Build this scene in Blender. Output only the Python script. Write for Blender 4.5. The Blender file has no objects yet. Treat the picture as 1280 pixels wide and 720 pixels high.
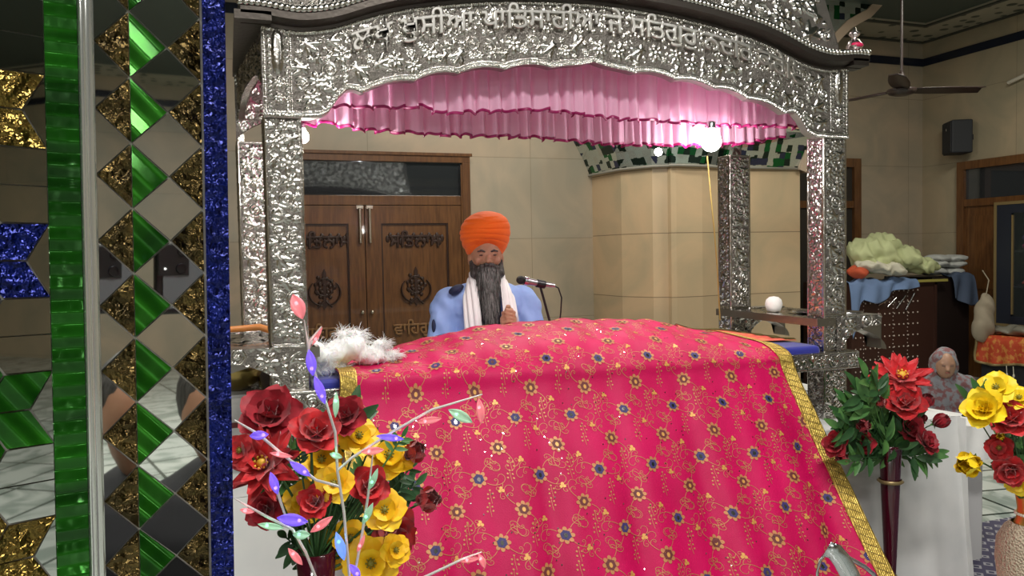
import bpy, math, random
import numpy as np
from mathutils import Vector, Matrix
R=math.radians; PI=math.pi
sc=bpy.context.scene; col=sc.collection
# ------------------------------------------------------------------ camera
F_=999.6; PITCH=0.0435; ROLL=-0.01906; YAW=0.3408
_cy,_sy=math.cos(YAW),math.sin(YAW)
FW=np.array([_sy*math.cos(PITCH),_cy*math.cos(PITCH),-math.sin(PITCH)]); _rt=np.array([_cy,-_sy,0.]); _up=np.cross(_rt,FW)
RT=_rt*math.cos(ROLL)+_up*math.sin(ROLL); UP=-_rt*math.sin(ROLL)+_up*math.cos(ROLL)
CAM=np.array([0,0,1.5]); LEAN=0.017
cd=bpy.data.cameras.new('camera'); cam=bpy.data.objects.new('camera',cd); col.objects.link(cam); sc.camera=cam
cd.sensor_width=36; cd.lens=F_/1280*36; cd.clip_start=.02
cam.matrix_world=Matrix(((RT[0],UP[0],-FW[0],0),(RT[1],UP[1],-FW[1],0),(RT[2],UP[2],-FW[2],1.5),(0,0,0,1)))
def at(x,y,Y):
    d=FW+(x-640)/F_*RT-(y-360)/F_*UP; return CAM+d*Y/d[1]
def atx(x,y,X):
    d=FW+(x-640)/F_*RT-(y-360)/F_*UP; return CAM+d*X/d[0]
# ------------------------------------------------------------------ world, lights, exposure
w=bpy.data.worlds.new('world'); sc.world=w; w.use_nodes=True
w.node_tree.nodes['Background'].inputs[0].default_value=(.8,.85,.9,1); w.node_tree.nodes['Background'].inputs[1].default_value=.3
sc.view_settings.view_transform='Standard'; sc.view_settings.look='None'; sc.view_settings.gamma=1; sc.view_settings.use_curve_mapping=False
sc.view_settings.exposure=0.0
def area(name,loc,sx,sy,power,color=(1,.95,.86),rot=(0,0,0)):
    l=bpy.data.lights.new(name,'AREA'); l.shape='RECTANGLE'; l.size=sx; l.size_y=sy; l.energy=power; l.color=color
    o=bpy.data.objects.new(name,l); col.objects.link(o); o.location=loc; o.rotation_euler=rot; return o
area('ceiling_fill_light',(1.2,.7,3.9),1.6,.3,115,(1,.97,.92))  # unseen fill lights added under the ceiling to brighten the room
area('ceiling_fill_light',(-1.6,-1.5,3.9),1.6,.3,95,(1,.97,.92))
area('ceiling_fill_light',(2.2,5.4,3.9),1.8,.4,85,(1,.95,.84))
area('ceiling_fill_light',(5.6,4.2,3.9),1.4,.3,80,(1,.97,.84))
area('ceiling_fill_light',(0,-6,3.9),3,.4,250,(1,.97,.92))
area('ceiling_fill_light',(4.5,-2.5,3.9),1.4,.3,30,(1,.97,.92))
# ------------------------------------------------------------------ materials
MT={}
def nodes_of(m): return m.node_tree.nodes,m.node_tree.links
def mat(name,c=(.5,.5,.5),rough=.5,metal=0,bump=None,emit=None,var=None,alpha=1,trans=0,sheen=0,spec=.5,coat=0,sss=0):
    if name in MT: return MT[name]
    m=bpy.data.materials.new(name); m.use_nodes=True; n,l=nodes_of(m); b=n['Principled BSDF']
    b.inputs['Base Color'].default_value=(*c,1); b.inputs['Roughness'].default_value=rough; b.inputs['Metallic'].default_value=metal
    b.inputs['Specular IOR Level'].default_value=spec; b.inputs['Coat Weight'].default_value=coat
    if alpha<1: b.inputs['Alpha'].default_value=alpha
    if trans: b.inputs['Transmission Weight'].default_value=trans
    if sheen: b.inputs['Sheen Weight'].default_value=sheen
    if sss: b.inputs['Subsurface Weight'].default_value=sss; b.inputs['Subsurface Scale'].default_value=.01
    if emit: b.inputs['Emission Color'].default_value=(*emit[0],1); b.inputs['Emission Strength'].default_value=emit[1]
    tc=n.new('ShaderNodeTexCoord')
    if var:  # (colour2, scale, stretch, sharp)
        mp=n.new('ShaderNodeMapping'); mp.inputs['Scale'].default_value=var[2] if len(var)>2 else (1,1,1)
        l.new(tc.outputs['Object'],mp.inputs[0]); t=n.new('ShaderNodeTexNoise'); t.inputs['Scale'].default_value=var[1]; t.inputs['Detail'].default_value=5
        l.new(mp.outputs[0],t.inputs['Vector']); r=n.new('ShaderNodeValToRGB'); lo,hi=(var[3] if len(var)>3 else (.35,.65))
        r.color_ramp.elements[0].position=lo; r.color_ramp.elements[1].position=hi
        r.color_ramp.elements[0].color=(*c,1); r.color_ramp.elements[1].color=(*var[0],1)
        l.new(t.outputs['Fac'],r.inputs[0]); l.new(r.outputs[0],b.inputs['Base Color'])
    if bump:  # list of (type, scale, strength, stretch)
        prev=None
        for bp in (bump if isinstance(bump,list) else [bump]):
            ty,s,st=bp[:3]; mp=n.new('ShaderNodeMapping'); mp.inputs['Scale'].default_value=bp[3] if len(bp)>3 else (1,1,1)
            l.new(tc.outputs['Object'],mp.inputs[0])
            t=n.new({'noise':'ShaderNodeTexNoise','vor':'ShaderNodeTexVoronoi','wave':'ShaderNodeTexWave','wavez':'ShaderNodeTexWave','waved':'ShaderNodeTexWave'}[ty])
            if ty=='wavez': t.bands_direction='Z'
            if ty=='waved': t.bands_direction='DIAGONAL'
            t.inputs['Scale'].default_value=s
            l.new(mp.outputs[0],t.inputs['Vector'])
            bn=n.new('ShaderNodeBump'); bn.inputs['Strength'].default_value=st; bn.inputs['Distance'].default_value=.01
            l.new(t.outputs['Fac' if ty!='vor' else 'Distance'],bn.inputs['Height'])
            if prev: l.new(prev.outputs[0],bn.inputs['Normal'])
            prev=bn
        l.new(prev.outputs[0],b.inputs['Normal'])
    MT[name]=m; return m
silver=mat('embossed silver',(.72,.70,.66),.20,1,bump=[('noise',90,.14)],var=((.52,.50,.46),18))
silver_t=mat('recess-shaded tarnished silver ground',(.24,.222,.20),.38,1,bump=[('noise',170,.7),('vor',240,.4)])  # tarnish plus recess shade painted into the low ground of the relief
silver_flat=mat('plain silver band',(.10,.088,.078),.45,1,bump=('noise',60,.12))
silver_dark=mat('dull silver backing',(.35,.33,.30),.35,1)
beige_tile=None
def wall_mat(name,c1,c2,seam,bw,bh,off=(0,0,0),ax='x',seamw=.004):
    m=bpy.data.materials.new(name); m.use_nodes=True; n,l=nodes_of(m); b=n['Principled BSDF']; b.inputs['Roughness'].default_value=.38
    tc=n.new('ShaderNodeTexCoord'); sx=n.new('ShaderNodeSeparateXYZ'); l.new(tc.outputs['Object'],sx.inputs[0])
    cb=n.new('ShaderNodeCombineXYZ'); l.new(sx.outputs[0 if ax=='x' else 1],cb.inputs[0]); l.new(sx.outputs[2],cb.inputs[1])
    mp=n.new('ShaderNodeMapping'); mp.inputs['Location'].default_value=off; l.new(cb.outputs[0],mp.inputs[0])
    br=n.new('ShaderNodeTexBrick'); br.offset=0; br.inputs['Scale'].default_value=1; br.inputs['Brick Width'].default_value=bw; br.inputs['Row Height'].default_value=bh
    br.inputs['Mortar Size'].default_value=seamw; br.inputs['Mortar Smooth'].default_value=.2; br.inputs['Bias'].default_value=0
    br.inputs['Color1'].default_value=(*c1,1); br.inputs['Color2'].default_value=(*c2,1); br.inputs['Mortar'].default_value=(*seam,1)
    l.new(mp.outputs[0],br.inputs['Vector'])
    t=n.new('ShaderNodeTexNoise'); t.inputs['Scale'].default_value=1.3; t.inputs['Detail'].default_value=6; t.inputs['Distortion'].default_value=1.4; l.new(tc.outputs['Object'],t.inputs['Vector'])
    mx=n.new('ShaderNodeMix'); mx.data_type='RGBA'; mx.blend_type='MULTIPLY'; r=n.new('ShaderNodeValToRGB'); r.color_ramp.elements[0].position=.3; r.color_ramp.elements[1].position=.7
    r.color_ramp.elements[0].color=(.72,.78,.74,1); r.color_ramp.elements[1].color=(1.06,1,.90,1); l.new(t.outputs['Fac'],r.inputs[0])
    mx.inputs[0].default_value=1; l.new(br.outputs['Color'],mx.inputs[6]); l.new(r.outputs[0],mx.inputs[7]); l.new(mx.outputs[2],b.inputs['Base Color'])
    return m
wallm=wall_mat('beige marble wall tiles',(.465,.38,.30),(.42,.365,.30),(.27,.23,.175),1.62,.802,(.36,-.04,0),'x',.003)
wallmy=wall_mat('beige marble wall tiles side',(.45,.37,.27),(.42,.36,.27),(.27,.23,.175),1.62,.802,(.2,-.04,0),'y',.003)
pierm=wall_mat('warm stone pier slabs',(.66,.49,.33),(.60,.45,.31),(.26,.18,.12),30,.60,(5,-1.66,0),'x',.004)
wood=mat('polished brown teak',(.10,.040,.013),.32,0,var=((.165,.070,.022),5,(9,9,1)),coat=.3)
wood_d=mat('dark teak carving',(.035,.014,.008),.4)
wood_l=mat('light teak edge',(.24,.12,.045),.4)
white_cl=mat('white cotton sheet',(.78,.78,.76),.85,var=((.70,.71,.70),6),bump=('noise',5,.25))
grey_cl=mat('grey white sheet',(.60,.60,.60),.85,bump=('noise',4,.3))
gold=mat('gold brocade',(.78,.56,.14),.42,.75,bump=[('wave',40,.4,(1,1,1)),('noise',90,.5)],var=((.55,.38,.08),40))
goldth=mat('gold thread',(.55,.23,.09),.5,.2)
navy=mat('navy thread',(.05,.035,.16),.6); maroon=mat('maroon thread',(.16,.03,.03),.6)
sequin=mat('silver sequin',(.95,.9,.9),.12,1)
pinkc=mat('hot pink satin',(.64,.0012,.105),.55,bump=[('noise',9,.35),('noise',300,.15)],var=((.50,.001,.075),3),spec=.3)
pinkp=mat('orange pink sheer satin',(.85,.10,.10),.5,var=((.9,.3,.12),30))
bluev=mat('blue velvet',(.012,.02,.30),.6,sheen=.4)
black=mat('black plastic',(.012,.012,.014),.35)
chrome=mat('brushed steel',(.62,.64,.66),.2,1)
glass=mat('dark pane glass',(.16,.18,.20),.04,.85)
# ------------------------------------------------------------------ mesh helper
class MB:
    def __init__(s): s.v=[]; s.f=[]; s.m=[]; s.sm=[]; s.n=0
    def add(s,v,f,mi=0,smooth=False):
        v=np.asarray(v,float).reshape(-1,3); s.v.append(v)
        for q in f: s.f.append(tuple(int(i)+s.n for i in q))
        s.m+= [mi]*len(f); s.sm+=[smooth]*len(f); s.n+=len(v); return s
    def box(s,x0,x1,y0,y1,z0,z1,mi=0):
        v=[(x,y,z) for x in (x0,x1) for y in (y0,y1) for z in (z0,z1)]
        return s.add(v,[(0,1,3,2),(4,6,7,5),(0,4,5,1),(2,3,7,6),(0,2,6,4),(1,5,7,3)],mi)
    def prism(s,poly,axis,a,b,mi=0):  # poly 2-D list extruded along axis
        n=len(poly); P=[]
        for t in (a,b):
            for p in poly:
                q=[p[0],p[1]]; q.insert(axis,t); P.append(q)
        return s.add(P,[tuple(range(n))[::-1],tuple(range(n,2*n))]+[(i,(i+1)%n,n+(i+1)%n,n+i) for i in range(n)],mi)
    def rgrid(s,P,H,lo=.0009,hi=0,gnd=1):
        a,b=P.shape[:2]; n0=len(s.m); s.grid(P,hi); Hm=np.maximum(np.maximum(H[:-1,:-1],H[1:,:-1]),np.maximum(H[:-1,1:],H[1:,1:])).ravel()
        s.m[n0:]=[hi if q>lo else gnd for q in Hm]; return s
    def grid(s,P,mi=0,smooth=True,close_u=False,close_v=False):
        P=np.asarray(P,float); a,b=P.shape[:2]; f=[]
        for i in range(a if close_u else a-1):
            for j in range(b if close_v else b-1):
                f.append((i*b+j,((i+1)%a)*b+j,((i+1)%a)*b+(j+1)%b,i*b+(j+1)%b))
        return s.add(P.reshape(-1,3),f,mi,smooth)
    def tube(s,pts,r,n=8,mi=0,caps=True,flat=1):
        pts=[Vector(p) for p in pts]; k=len(pts); rs=r if hasattr(r,'__len__') else [r]*k
        P=[]; up=Vector((0,0,1))
        for i,p in enumerate(pts):
            t=(pts[min(i+1,k-1)]-pts[max(i-1,0)]).normalized()
            if i==0: up=Vector((0,0,1)) if abs(t.z)<.9 else Vector((0,1,0))
            a=t.cross(up); a.normalize(); b=a.cross(t); up=b
            P.append([p+a*math.cos(q*2*PI/n)*rs[i]+b*math.sin(q*2*PI/n)*rs[i]*flat for q in range(n)])
        s.grid(P,mi,True,False,True)
        if caps: s.add(P[0],[tuple(range(n))],mi); s.add(P[-1],[tuple(range(n))[::-1]],mi)
        return s
    def lathe(s,prof,c=(0,0,0),n=32,mi=0,fn=None,axis=None):
        P=[]
        for (r,z) in prof:
            row=[]
            for q in range(n):
                a=2*PI*q/n; rr=r*(fn(a,z) if fn else 1); p=Vector((rr*math.cos(a),rr*math.sin(a),z))
                if axis is not None: p=axis@p
                row.append(p+Vector(c))
            P.append(row)
        return s.grid(P,mi,True,False,True)
    def ell(s,c,r,n=16,m=10,mi=0,rot=None):
        P=[]
        for i in range(m+1):
            a=PI*i/m; row=[]
            for q in range(n):
                b=2*PI*q/n; p=Vector((r[0]*math.sin(a)*math.cos(b),r[1]*math.sin(a)*math.sin(b),r[2]*math.cos(a)))
                if rot is not None: p=rot@p
                row.append(p+Vector(c))
            P.append(row)
        return s.grid(P,mi,True,False,True)
    def cap(s,p0,r0,p1,r1,n=14):
        s.ell(p0,(r0,)*3,n,8); s.ell(p1,(r1,)*3,n,8); s.tube([p0,p1],[r0,r1],n); return s
    def build(s,name,mats,parent=None,**kw):
        me=bpy.data.meshes.new(name)
        me.from_pydata(np.concatenate(s.v).tolist() if s.v else [],[],s.f)
        for m in (mats if isinstance(mats,(list,tuple)) else [mats]): me.materials.append(m)
        me.polygons.foreach_set('material_index',s.m); me.polygons.foreach_set('use_smooth',s.sm); me.update()
        o=bpy.data.objects.new(name,me); col.objects.link(o)
        if parent: o.parent=parent
        for k,v in kw.items(): o[k]=v
        return o
def tag(o,label=None,cat=None,group=None,kind=None):
    if label: o['label']=label
    if cat: o['category']=cat
    if group: o['group']=group
    if kind: o['kind']=kind
    return o
def empty(name,loc=(0,0,0),rz=0,label=None,cat=None,group=None):
    o=bpy.data.objects.new(name,None); col.objects.link(o); o.location=Vector(loc); o.rotation_euler=(0,0,rz); o.empty_display_size=.1
    return tag(o,label,cat,group)
def struct(name,mb,m,parent=None):
    o=mb.build(name,m,parent); 
    if not parent: o['kind']='structure'
    return o
def copy_tree(o,parent=None):
    c=o.copy(); col.objects.link(c)
    if parent: c.parent=parent
    for k in list(o.children): copy_tree(k,c)
    return c
def bevel(o,wd=.004,seg=2):
    m=o.modifiers.new('bevel','BEVEL'); m.width=wd; m.segments=seg; m.limit_method='ANGLE'; return o
def remesh(mb,name,mats,parent,voxel,smooth=4,post=None):
    me=bpy.data.meshes.new('tmp'); me.from_pydata(np.concatenate(mb.v).tolist(),[],mb.f); me.update()
    o=bpy.data.objects.new('tmp',me); col.objects.link(o)
    m=o.modifiers.new('r','REMESH'); m.mode='VOXEL'; m.voxel_size=voxel
    if smooth: k=o.modifiers.new('s','SMOOTH'); k.iterations=smooth; k.factor=.5
    dg=bpy.context.evaluated_depsgraph_get(); dg.update(); nm=bpy.data.meshes.new_from_object(o.evaluated_get(dg))
    bpy.data.objects.remove(o); nm.name=name; nm.materials.clear()
    for q in (mats if isinstance(mats,(list,tuple)) else [mats]): nm.materials.append(q)
    n=len(nm.vertices); co=np.empty(n*3); nm.vertices.foreach_get('co',co); co=co.reshape(-1,3)
    if post: co=post(co); nm.vertices.foreach_set('co',co.ravel())
    nm.polygons.foreach_set('use_smooth',[True]*len(nm.polygons)); nm.update()
    o=bpy.data.objects.new(name,nm); col.objects.link(o)
    if parent: o.parent=parent
    return o
def textmesh(s,size,depth):
    c=bpy.data.curves.new('t','FONT'); c.body=s; c.size=size; c.extrude=depth; c.bevel_depth=size*.026; c.bevel_resolution=1; c.resolution_u=3
    o=bpy.data.objects.new('t',c); col.objects.link(o); dg=bpy.context.evaluated_depsgraph_get(); dg.update()
    m=bpy.data.meshes.new_from_object(o.evaluated_get(dg)); bpy.data.objects.remove(o)
    return m
def pchip(xs,ys,x): return np.interp(x,xs,ys)
def smooth_interp(xs,ys,x,k=1):
    # Catmull-Rom style monotone-ish interpolation
    xs=np.array(xs,float); ys=np.array(ys,float); m=np.gradient(ys,xs); x=np.clip(x,xs[0],xs[-1]); i=np.clip(np.searchsorted(xs,x)-1,0,len(xs)-2)
    h=xs[i+1]-xs[i]; t=(x-xs[i])/h
    return (2*t**3-3*t**2+1)*ys[i]+(t**3-2*t**2+t)*h*m[i]+(-2*t**3+3*t**2)*ys[i+1]+(t**3-t**2)*h*m[i+1]
# ------------------------------------------------------------------ room shell
XR,YB,YF,XL,ZC=7.96,7.5,-11.0,-6.0,3.95
flm=bpy.data.materials.new('white veined marble floor'); flm.use_nodes=True
n,l=nodes_of(flm); b=n['Principled BSDF']; b.inputs['Roughness'].default_value=.12
tc=n.new('ShaderNodeTexCoord'); mp=n.new('ShaderNodeMapping'); mp.inputs['Rotation'].default_value=(0,0,.15); l.new(tc.outputs['Object'],mp.inputs[0])
br=n.new('ShaderNodeTexBrick'); br.offset=0; br.inputs['Scale'].default_value=1; br.inputs['Brick Width'].default_value=.9; br.inputs['Row Height'].default_value=.38
br.inputs['Mortar Size'].default_value=.012; br.inputs['Color1'].default_value=(.60,.64,.60,1); br.inputs['Color2'].default_value=(.52,.57,.54,1); br.inputs['Mortar'].default_value=(.06,.08,.07,1)
l.new(mp.outputs[0],br.inputs['Vector'])
t=n.new('ShaderNodeTexNoise'); t.inputs['Scale'].default_value=2.2; t.inputs['Detail'].default_value=8; t.inputs['Distortion'].default_value=2; l.new(tc.outputs['Object'],t.inputs['Vector'])
r=n.new('ShaderNodeValToRGB'); r.color_ramp.elements[0].position=.42; r.color_ramp.elements[1].position=.52; r.color_ramp.elements[0].color=(.55,.6,.58,1); r.color_ramp.elements[1].color=(1,1,1,1)
l.new(t.outputs['Fac'],r.inputs[0]); mx=n.new('ShaderNodeMix'); mx.data_type='RGBA'; mx.blend_type='MULTIPLY'; mx.inputs[0].default_value=1
l.new(br.outputs[0],mx.inputs[6]); l.new(r.outputs[0],mx.inputs[7]); l.new(mx.outputs[2],b.inputs['Base Color'])
struct('floor',MB().box(XL,XR,YF,YB,-.1,0),flm)
struct('wall_back',MB().box(XL,XR,YB,YB+.15,0,ZC),wallm)
struct('wall_right',MB().box(XR,XR+.15,YF,YB+.15,0,ZC),wallmy)
struct('wall_left',MB().box(XL-.15,XL,YF,YB+.15,0,ZC),wallmy)
struct('wall_front',MB().box(XL,XR,YF-.15,YF,0,ZC),wallm)
cm=bpy.data.materials.new('mosaic ceiling'); cm.use_nodes=True; n,l=nodes_of(cm); b=n['Principled BSDF']; b.inputs['Roughness'].default_value=.5
tc=n.new('ShaderNodeTexCoord'); mp=n.new('ShaderNodeMapping'); mp.inputs['Rotation'].default_value=(0,0,PI/4); l.new(tc.outputs['Object'],mp.inputs[0])
ck=n.new('ShaderNodeTexVoronoi'); ck.distance='CHEBYCHEV'; ck.inputs['Randomness'].default_value=.12; ck.inputs['Scale'].default_value=8; l.new(mp.outputs[0],ck.inputs['Vector'])
r=n.new('ShaderNodeValToRGB'); r.color_ramp.interpolation='CONSTANT'; e=r.color_ramp.elements; e[0].color=(.03,.045,.04,1); e[1].position=.16; e[1].color=(.40,.39,.31,1); e2=e.new(.36); e2.color=(.05,.07,.06,1)
l.new(ck.outputs['Distance'],r.inputs[0]); l.new(r.outputs[0],b.inputs['Base Color'])
struct('ceiling',MB().box(XL,XR,YF,YB,ZC,ZC+.1),cm)
bm_=bpy.data.materials.new('ceiling border mosaic'); bm_.use_nodes=True; n,l=nodes_of(bm_); b=n['Principled BSDF']; b.inputs['Roughness'].default_value=.5
tc=n.new('ShaderNodeTexCoord'); ck=n.new('ShaderNodeTexVoronoi'); ck.inputs['Scale'].default_value=6.5; ck.inputs['Randomness'].default_value=.5; l.new(tc.outputs['Object'],ck.inputs['Vector'])
r=n.new('ShaderNodeValToRGB'); e=r.color_ramp.elements; e[0].position=.30; e[0].color=(.05,.06,.045,1); e[1].position=.36; e[1].color=(.36,.33,.25,1)
l.new(ck.outputs['Distance'],r.inputs[0]); l.new(r.outputs[0],b.inputs['Base Color'])
bo=MB(); BW=.62
bo.box(XL+BW,XR-BW,YB-BW,YB,ZC-.02,ZC).box(XR-BW,XR,YF,YB,ZC-.02,ZC).box(XL,XL+BW,YF,YB,ZC-.02,ZC).box(XL+BW,XR-BW,YF,YF+BW,ZC-.02,ZC)
struct('trim_1',bo,bm_)
bd=MB(); 
for dz in (.0,BW-.05):
    bd.box(XL,XR-dz,YB-dz-.05,YB-dz,ZC-.035,ZC-.02); bd.box(XR-dz-.05,XR-dz,YF,YB-dz-.05,ZC-.035,ZC-.02)
struct('trim_2',bd,mat('dark border line',(.05,.055,.045),.5))
sm_=mat('dark navy glazed strip',(.012,.016,.03),.25)
st=MB(); z0,z1=3.645,3.735
st.box(XL,XR-.015,YB-.015,YB,z0,z1).box(XR-.015,XR,YF,YB,z0,z1).box(XL,XL+.015,YF,YB-.015,z0,z1).box(XL+.015,XR-.015,YF,YF+.015,z0,z1)
struct('trim_3',st,sm_)
# ------------------------------------------------------------------ doors on the back wall
def gur(parent,s,x,z,width,y,m,depth=.004,name='lettering',thick=1):
    me=textmesh(s,.2,depth/.2*.2); co=np.empty(len(me.vertices)*3); me.vertices.foreach_get('co',co); co=co.reshape(-1,3)
    k=width/(co[:,0].max()-co[:,0].min()); cx=(co[:,0].max()+co[:,0].min())/2; cz=(co[:,1].max()+co[:,1].min())/2
    out=np.stack([x+(co[:,0]-cx)*k,y-co[:,2]*thick,z+(co[:,1]-cz)*k],1); me.vertices.foreach_set('co',out.ravel()); me.materials.clear(); me.materials.append(m); me.update()
    o=bpy.data.objects.new(name,me); col.objects.link(o); o.parent=parent; return o
def khanda(parent,x,z,s,y,m):
    k=MB()
    k.prism([(x,z+s),(x+.09*s,z+.8*s),(x+.06*s,z-.55*s),(x+.14*s,z-.7*s),(x,z-.95*s),(x-.14*s,z-.7*s),(x-.06*s,z-.55*s),(x-.09*s,z+.8*s)],1,y-.012,y)
    k.tube([(x+.42*s*math.cos(a),y-.008,z+.12*s+.42*s*math.sin(a)) for a in np.linspace(0,2*PI,25)],.035*s,6,caps=False)
    for sg in (-1,1):
        pts=[(x+sg*s*(.12+.62*math.sin(t)*1.0),y-.008,z-.75*s+ (1-math.cos(t))*.62*s) for t in np.linspace(0,2.4,16)]
        k.tube(pts,[.05*s+.09*s*math.sin(i/15*PI) for i in range(16)],6,flat=.4)
        k.tube([(x+sg*s*.05,y-.008,z-.55*s),(x+sg*s*.35,y-.008,z-.85*s)],.06*s,6)
    for i in range(26):
        a=i*2.4; rr=s*(.25+.75*((i*37)%26)/26)*.75
        k.ell((x+rr*math.cos(a)*.7,y-.004,z+rr*math.sin(a)),(.10*s,.01,.10*s),8,6)
    return k.build('carved_emblem',m,parent)
D1=at(378,192,YB); X0,X1=float(at(338,300,7.5)[0]),2.23; dz1=2.455
door=empty('door_1',((X0+X1)/2,YB,0)); door['kind']='structure'
def off(o,root): o.location=Vector(o.location)-root.location; return o
fr=MB(); y0,y1=YB-.07,YB+.0
fr.box(X0,X1,y0,y1,dz1-.08,dz1).box(X0,X0+.08,y0,y1,0,dz1-.08).box(X1-.08,X1,y0,y1,0,dz1-.08).box(X0+.08,X1-.08,y0,y1,1.97,2.06)
fr.box(X0-.02,X1+.02,y0-.015,y0,dz1-.02,dz1+.01).box(X1-.10,X1-.085,y0-.012,y0,0,dz1-.1)
off(bevel(fr.build('door_frame',wood,door)),door)
off(MB().box(X0+.08,X1-.08,YB-.03,YB-.02,2.06,dz1-.08).build('transom_pane',glass,door),door)
xm=(at(455,300,YB)[0])
for (a,b_) in ((2*xm-(X1-.08)-.0,xm),(xm,X1-.08)):
    a=max(a,X0+.08); lf=MB(); Yd=YB-.045
    lf.box(a+.004,b_-.004,Yd,YB-.01,.02,1.965,0)
    ob=off(lf.build('door_leaf',wood,door),door)
    s_=MB(); t_=.15
    for q in ((a+.004,a+t_,.02,1.965),(b_-t_,b_-.004,.02,1.965),(a+t_,b_-t_,1.80,1.965),(a+t_,b_-t_,.02,.25)): s_.box(q[0],q[1],Yd-.022,Yd,q[2],q[3])
    for q in ((a+t_,a+t_+.015,.25,1.8),(b_-t_-.015,b_-t_,.25,1.8),(a+t_+.015,b_-t_-.015,1.785,1.8)): s_.box(q[0],q[1],Yd-.012,Yd,q[2],q[3],1)
    off(s_.build('panel_frame',[wood,wood_d],door),door)
    cx=(a+b_)/2
    for nm,zz in (('ਸਿਤਨਾਮ',1.655),): 
        g=gur(door,nm,cx,zz,.50,Yd-.002,wood_d,.01); off(g,door)
        g2=MB()
        for i in range(22): g2.ell((cx-.26+i*.025,Yd-.003,zz+.03*math.sin(i*2.1)),(.02,.006,.035),8,6)
        off(g2.build('carved_scroll',wood_d,door),door)
    off(khanda(door,cx,1.20,.19,Yd,wood_d),door)
    off(gur(door,'ਵਾਿਹਗੁਰੂ',cx,.80,.46,Yd-.002,wood_l,.012),door)
    for kz in ((b_-.045,) if b_==xm else (a+.045,)):
        hb=MB(); hb.tube([(kz,Yd-.04,1.62),(kz,Yd-.04,1.94)],.014,10); hb.box(kz-.03,kz+.03,Yd-.045,Yd-.022,1.935,1.965); hb.box(kz-.012,kz+.012,Yd-.035,Yd-.02,1.64,1.66)
        off(hb.build('tower_bolt',mat('steel bolt',(.55,.5,.42),.3,1),door),door)
        off(MB().ell((kz,Yd-.04,.98),(.018,.018,.018)).build('knob',mat('steel bolt'),door),door)
# second door
d2=empty('door_2',(6.5,YB,0)); d2['kind']='structure'
xa,xb=at(1003,206,YB)[0]-.55,at(1072,200,YB)[0]; q=MB()
q.box(xb-.1,xb,YB-.06,YB,0,2.42).box(xa,xa+.1,YB-.06,YB,0,2.42).box(xa,xb,YB-.06,YB,2.42,2.52).box(xa+.1,xb-.1,YB-.05,YB,1.95,2.03)
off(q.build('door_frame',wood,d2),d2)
off(MB().box(xa+.1,xb-.1,YB-.02,YB-.01,0,2.42).build('door_leaf',mat('shadowed dark door',(.03,.025,.02),.5),d2),d2)  # dark inside of the doorway, its shade painted as a flat panel
# right wall door
d3=empty('door_3',(XR,6.2,0)); d3['kind']='structure'
ya,yb=5.2,6.965; q=MB()
q.box(XR-.06,XR,yb-.09,yb,0,2.35).box(XR-.06,XR,ya,ya+.09,0,2.35).box(XR-.06,XR,ya,yb,2.35,2.44).box(XR-.055,XR,ya+.09,yb-.09,1.93,2.01).box(XR-.055,XR,6.2,6.28,0,1.93)
off(q.build('door_frame',wood,d3),d3)
off(MB().box(XR-.02,XR-.01,ya+.09,yb-.09,2.01,2.35).build('transom_pane',glass,d3),d3)
q=MB(); q.box(XR-.03,XR-.01,6.28,yb-.09,0,1.93); q.box(XR-.045,XR-.03,6.36,6.79,1.0,1.82); off(q.build('door_leaf',wood,d3),d3)
q=MB(); q.box(XR-.03,XR-.01,ya+.09,6.2,0,1.93); off(q.build('door_leaf',wood,d3),d3)
for n_,X_ in ((4,-3.6),(5,2.6)):
    dd=empty('door_%d'%n_,(X_,YF,0)); dd['kind']='structure'; q=MB()
    q.box(X_-.75,X_-.65,YF,YF+.07,0,2.2).box(X_+.65,X_+.75,YF,YF+.07,0,2.2).box(X_-.75,X_+.75,YF,YF+.07,2.2,2.3); off(q.build('door_frame',wood,dd),dd)
    off(MB().box(X_-.65,X_-.005,YF+.01,YF+.05,0,2.2).box(X_-.55,X_-.1,YF+.05,YF+.06,.3,1.9).build('door_leaf',wood,dd),dd); off(MB().box(X_+.005,X_+.65,YF+.01,YF+.05,0,2.2).box(X_+.1,X_+.55,YF+.05,YF+.06,.3,1.9).build('door_leaf',wood,dd),dd)
# ------------------------------------------------------------------ stone pier with mirror capital
def pp(x,Y): return tuple(at(x,290,Y)[:2])
out=[pp(741,7.5),pp(777,6.93),pp(816,6.62),pp(835,6.56),pp(839,6.5),pp(846,6.49),pp(878,6.5),pp(900,6.56),pp(1000,6.56)]; out.append((out[-1][0],7.5))
cap0=2.28
struct('trim_4',MB().prism(out,2,0,ZC),pierm)
capm=bpy.data.materials.new('mirror mosaic capital'); capm.use_nodes=True; n,l=nodes_of(capm); b=n['Principled BSDF']; b.inputs['Roughness'].default_value=.12; b.inputs['Metallic'].default_value=.8
tc=n.new('ShaderNodeTexCoord'); ck=n.new('ShaderNodeTexVoronoi'); ck.distance='MANHATTAN'; ck.inputs['Scale'].default_value=15; ck.inputs['Randomness'].default_value=.12; l.new(tc.outputs['Object'],ck.inputs['Vector'])
r=n.new('ShaderNodeValToRGB'); r.color_ramp.interpolation='CONSTANT'; e=r.color_ramp.elements; e[0].color=(.03,.05,.04,1); e[1].position=.3; e[1].color=(.02,.16,.05,1)
for p_,c_ in ((.38,(.62,.68,.64,1)),(.70,(.06,.07,.14,1)),(.76,(.60,.62,.58,1)),(.9,(.20,.26,.20,1))): q=e.new(p_); q.color=c_
l.new(ck.outputs['Color'],r.inputs[0]); l.new(r.outputs[0],b.inputs['Base Color'])
cx_=sum(p[0] for p in out)/len(out)
def outset(P,d):
    c=np.array([cx_,7.3]); return [tuple(np.array(p)+ (np.array(p)-c)/np.linalg.norm(np.array(p)-c)*d) if p[1]<7.45 else (p[0]+(d if p[0]>cx_ else -d),p[1]) for p in P]
cp=MB(); rows=[]
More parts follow.
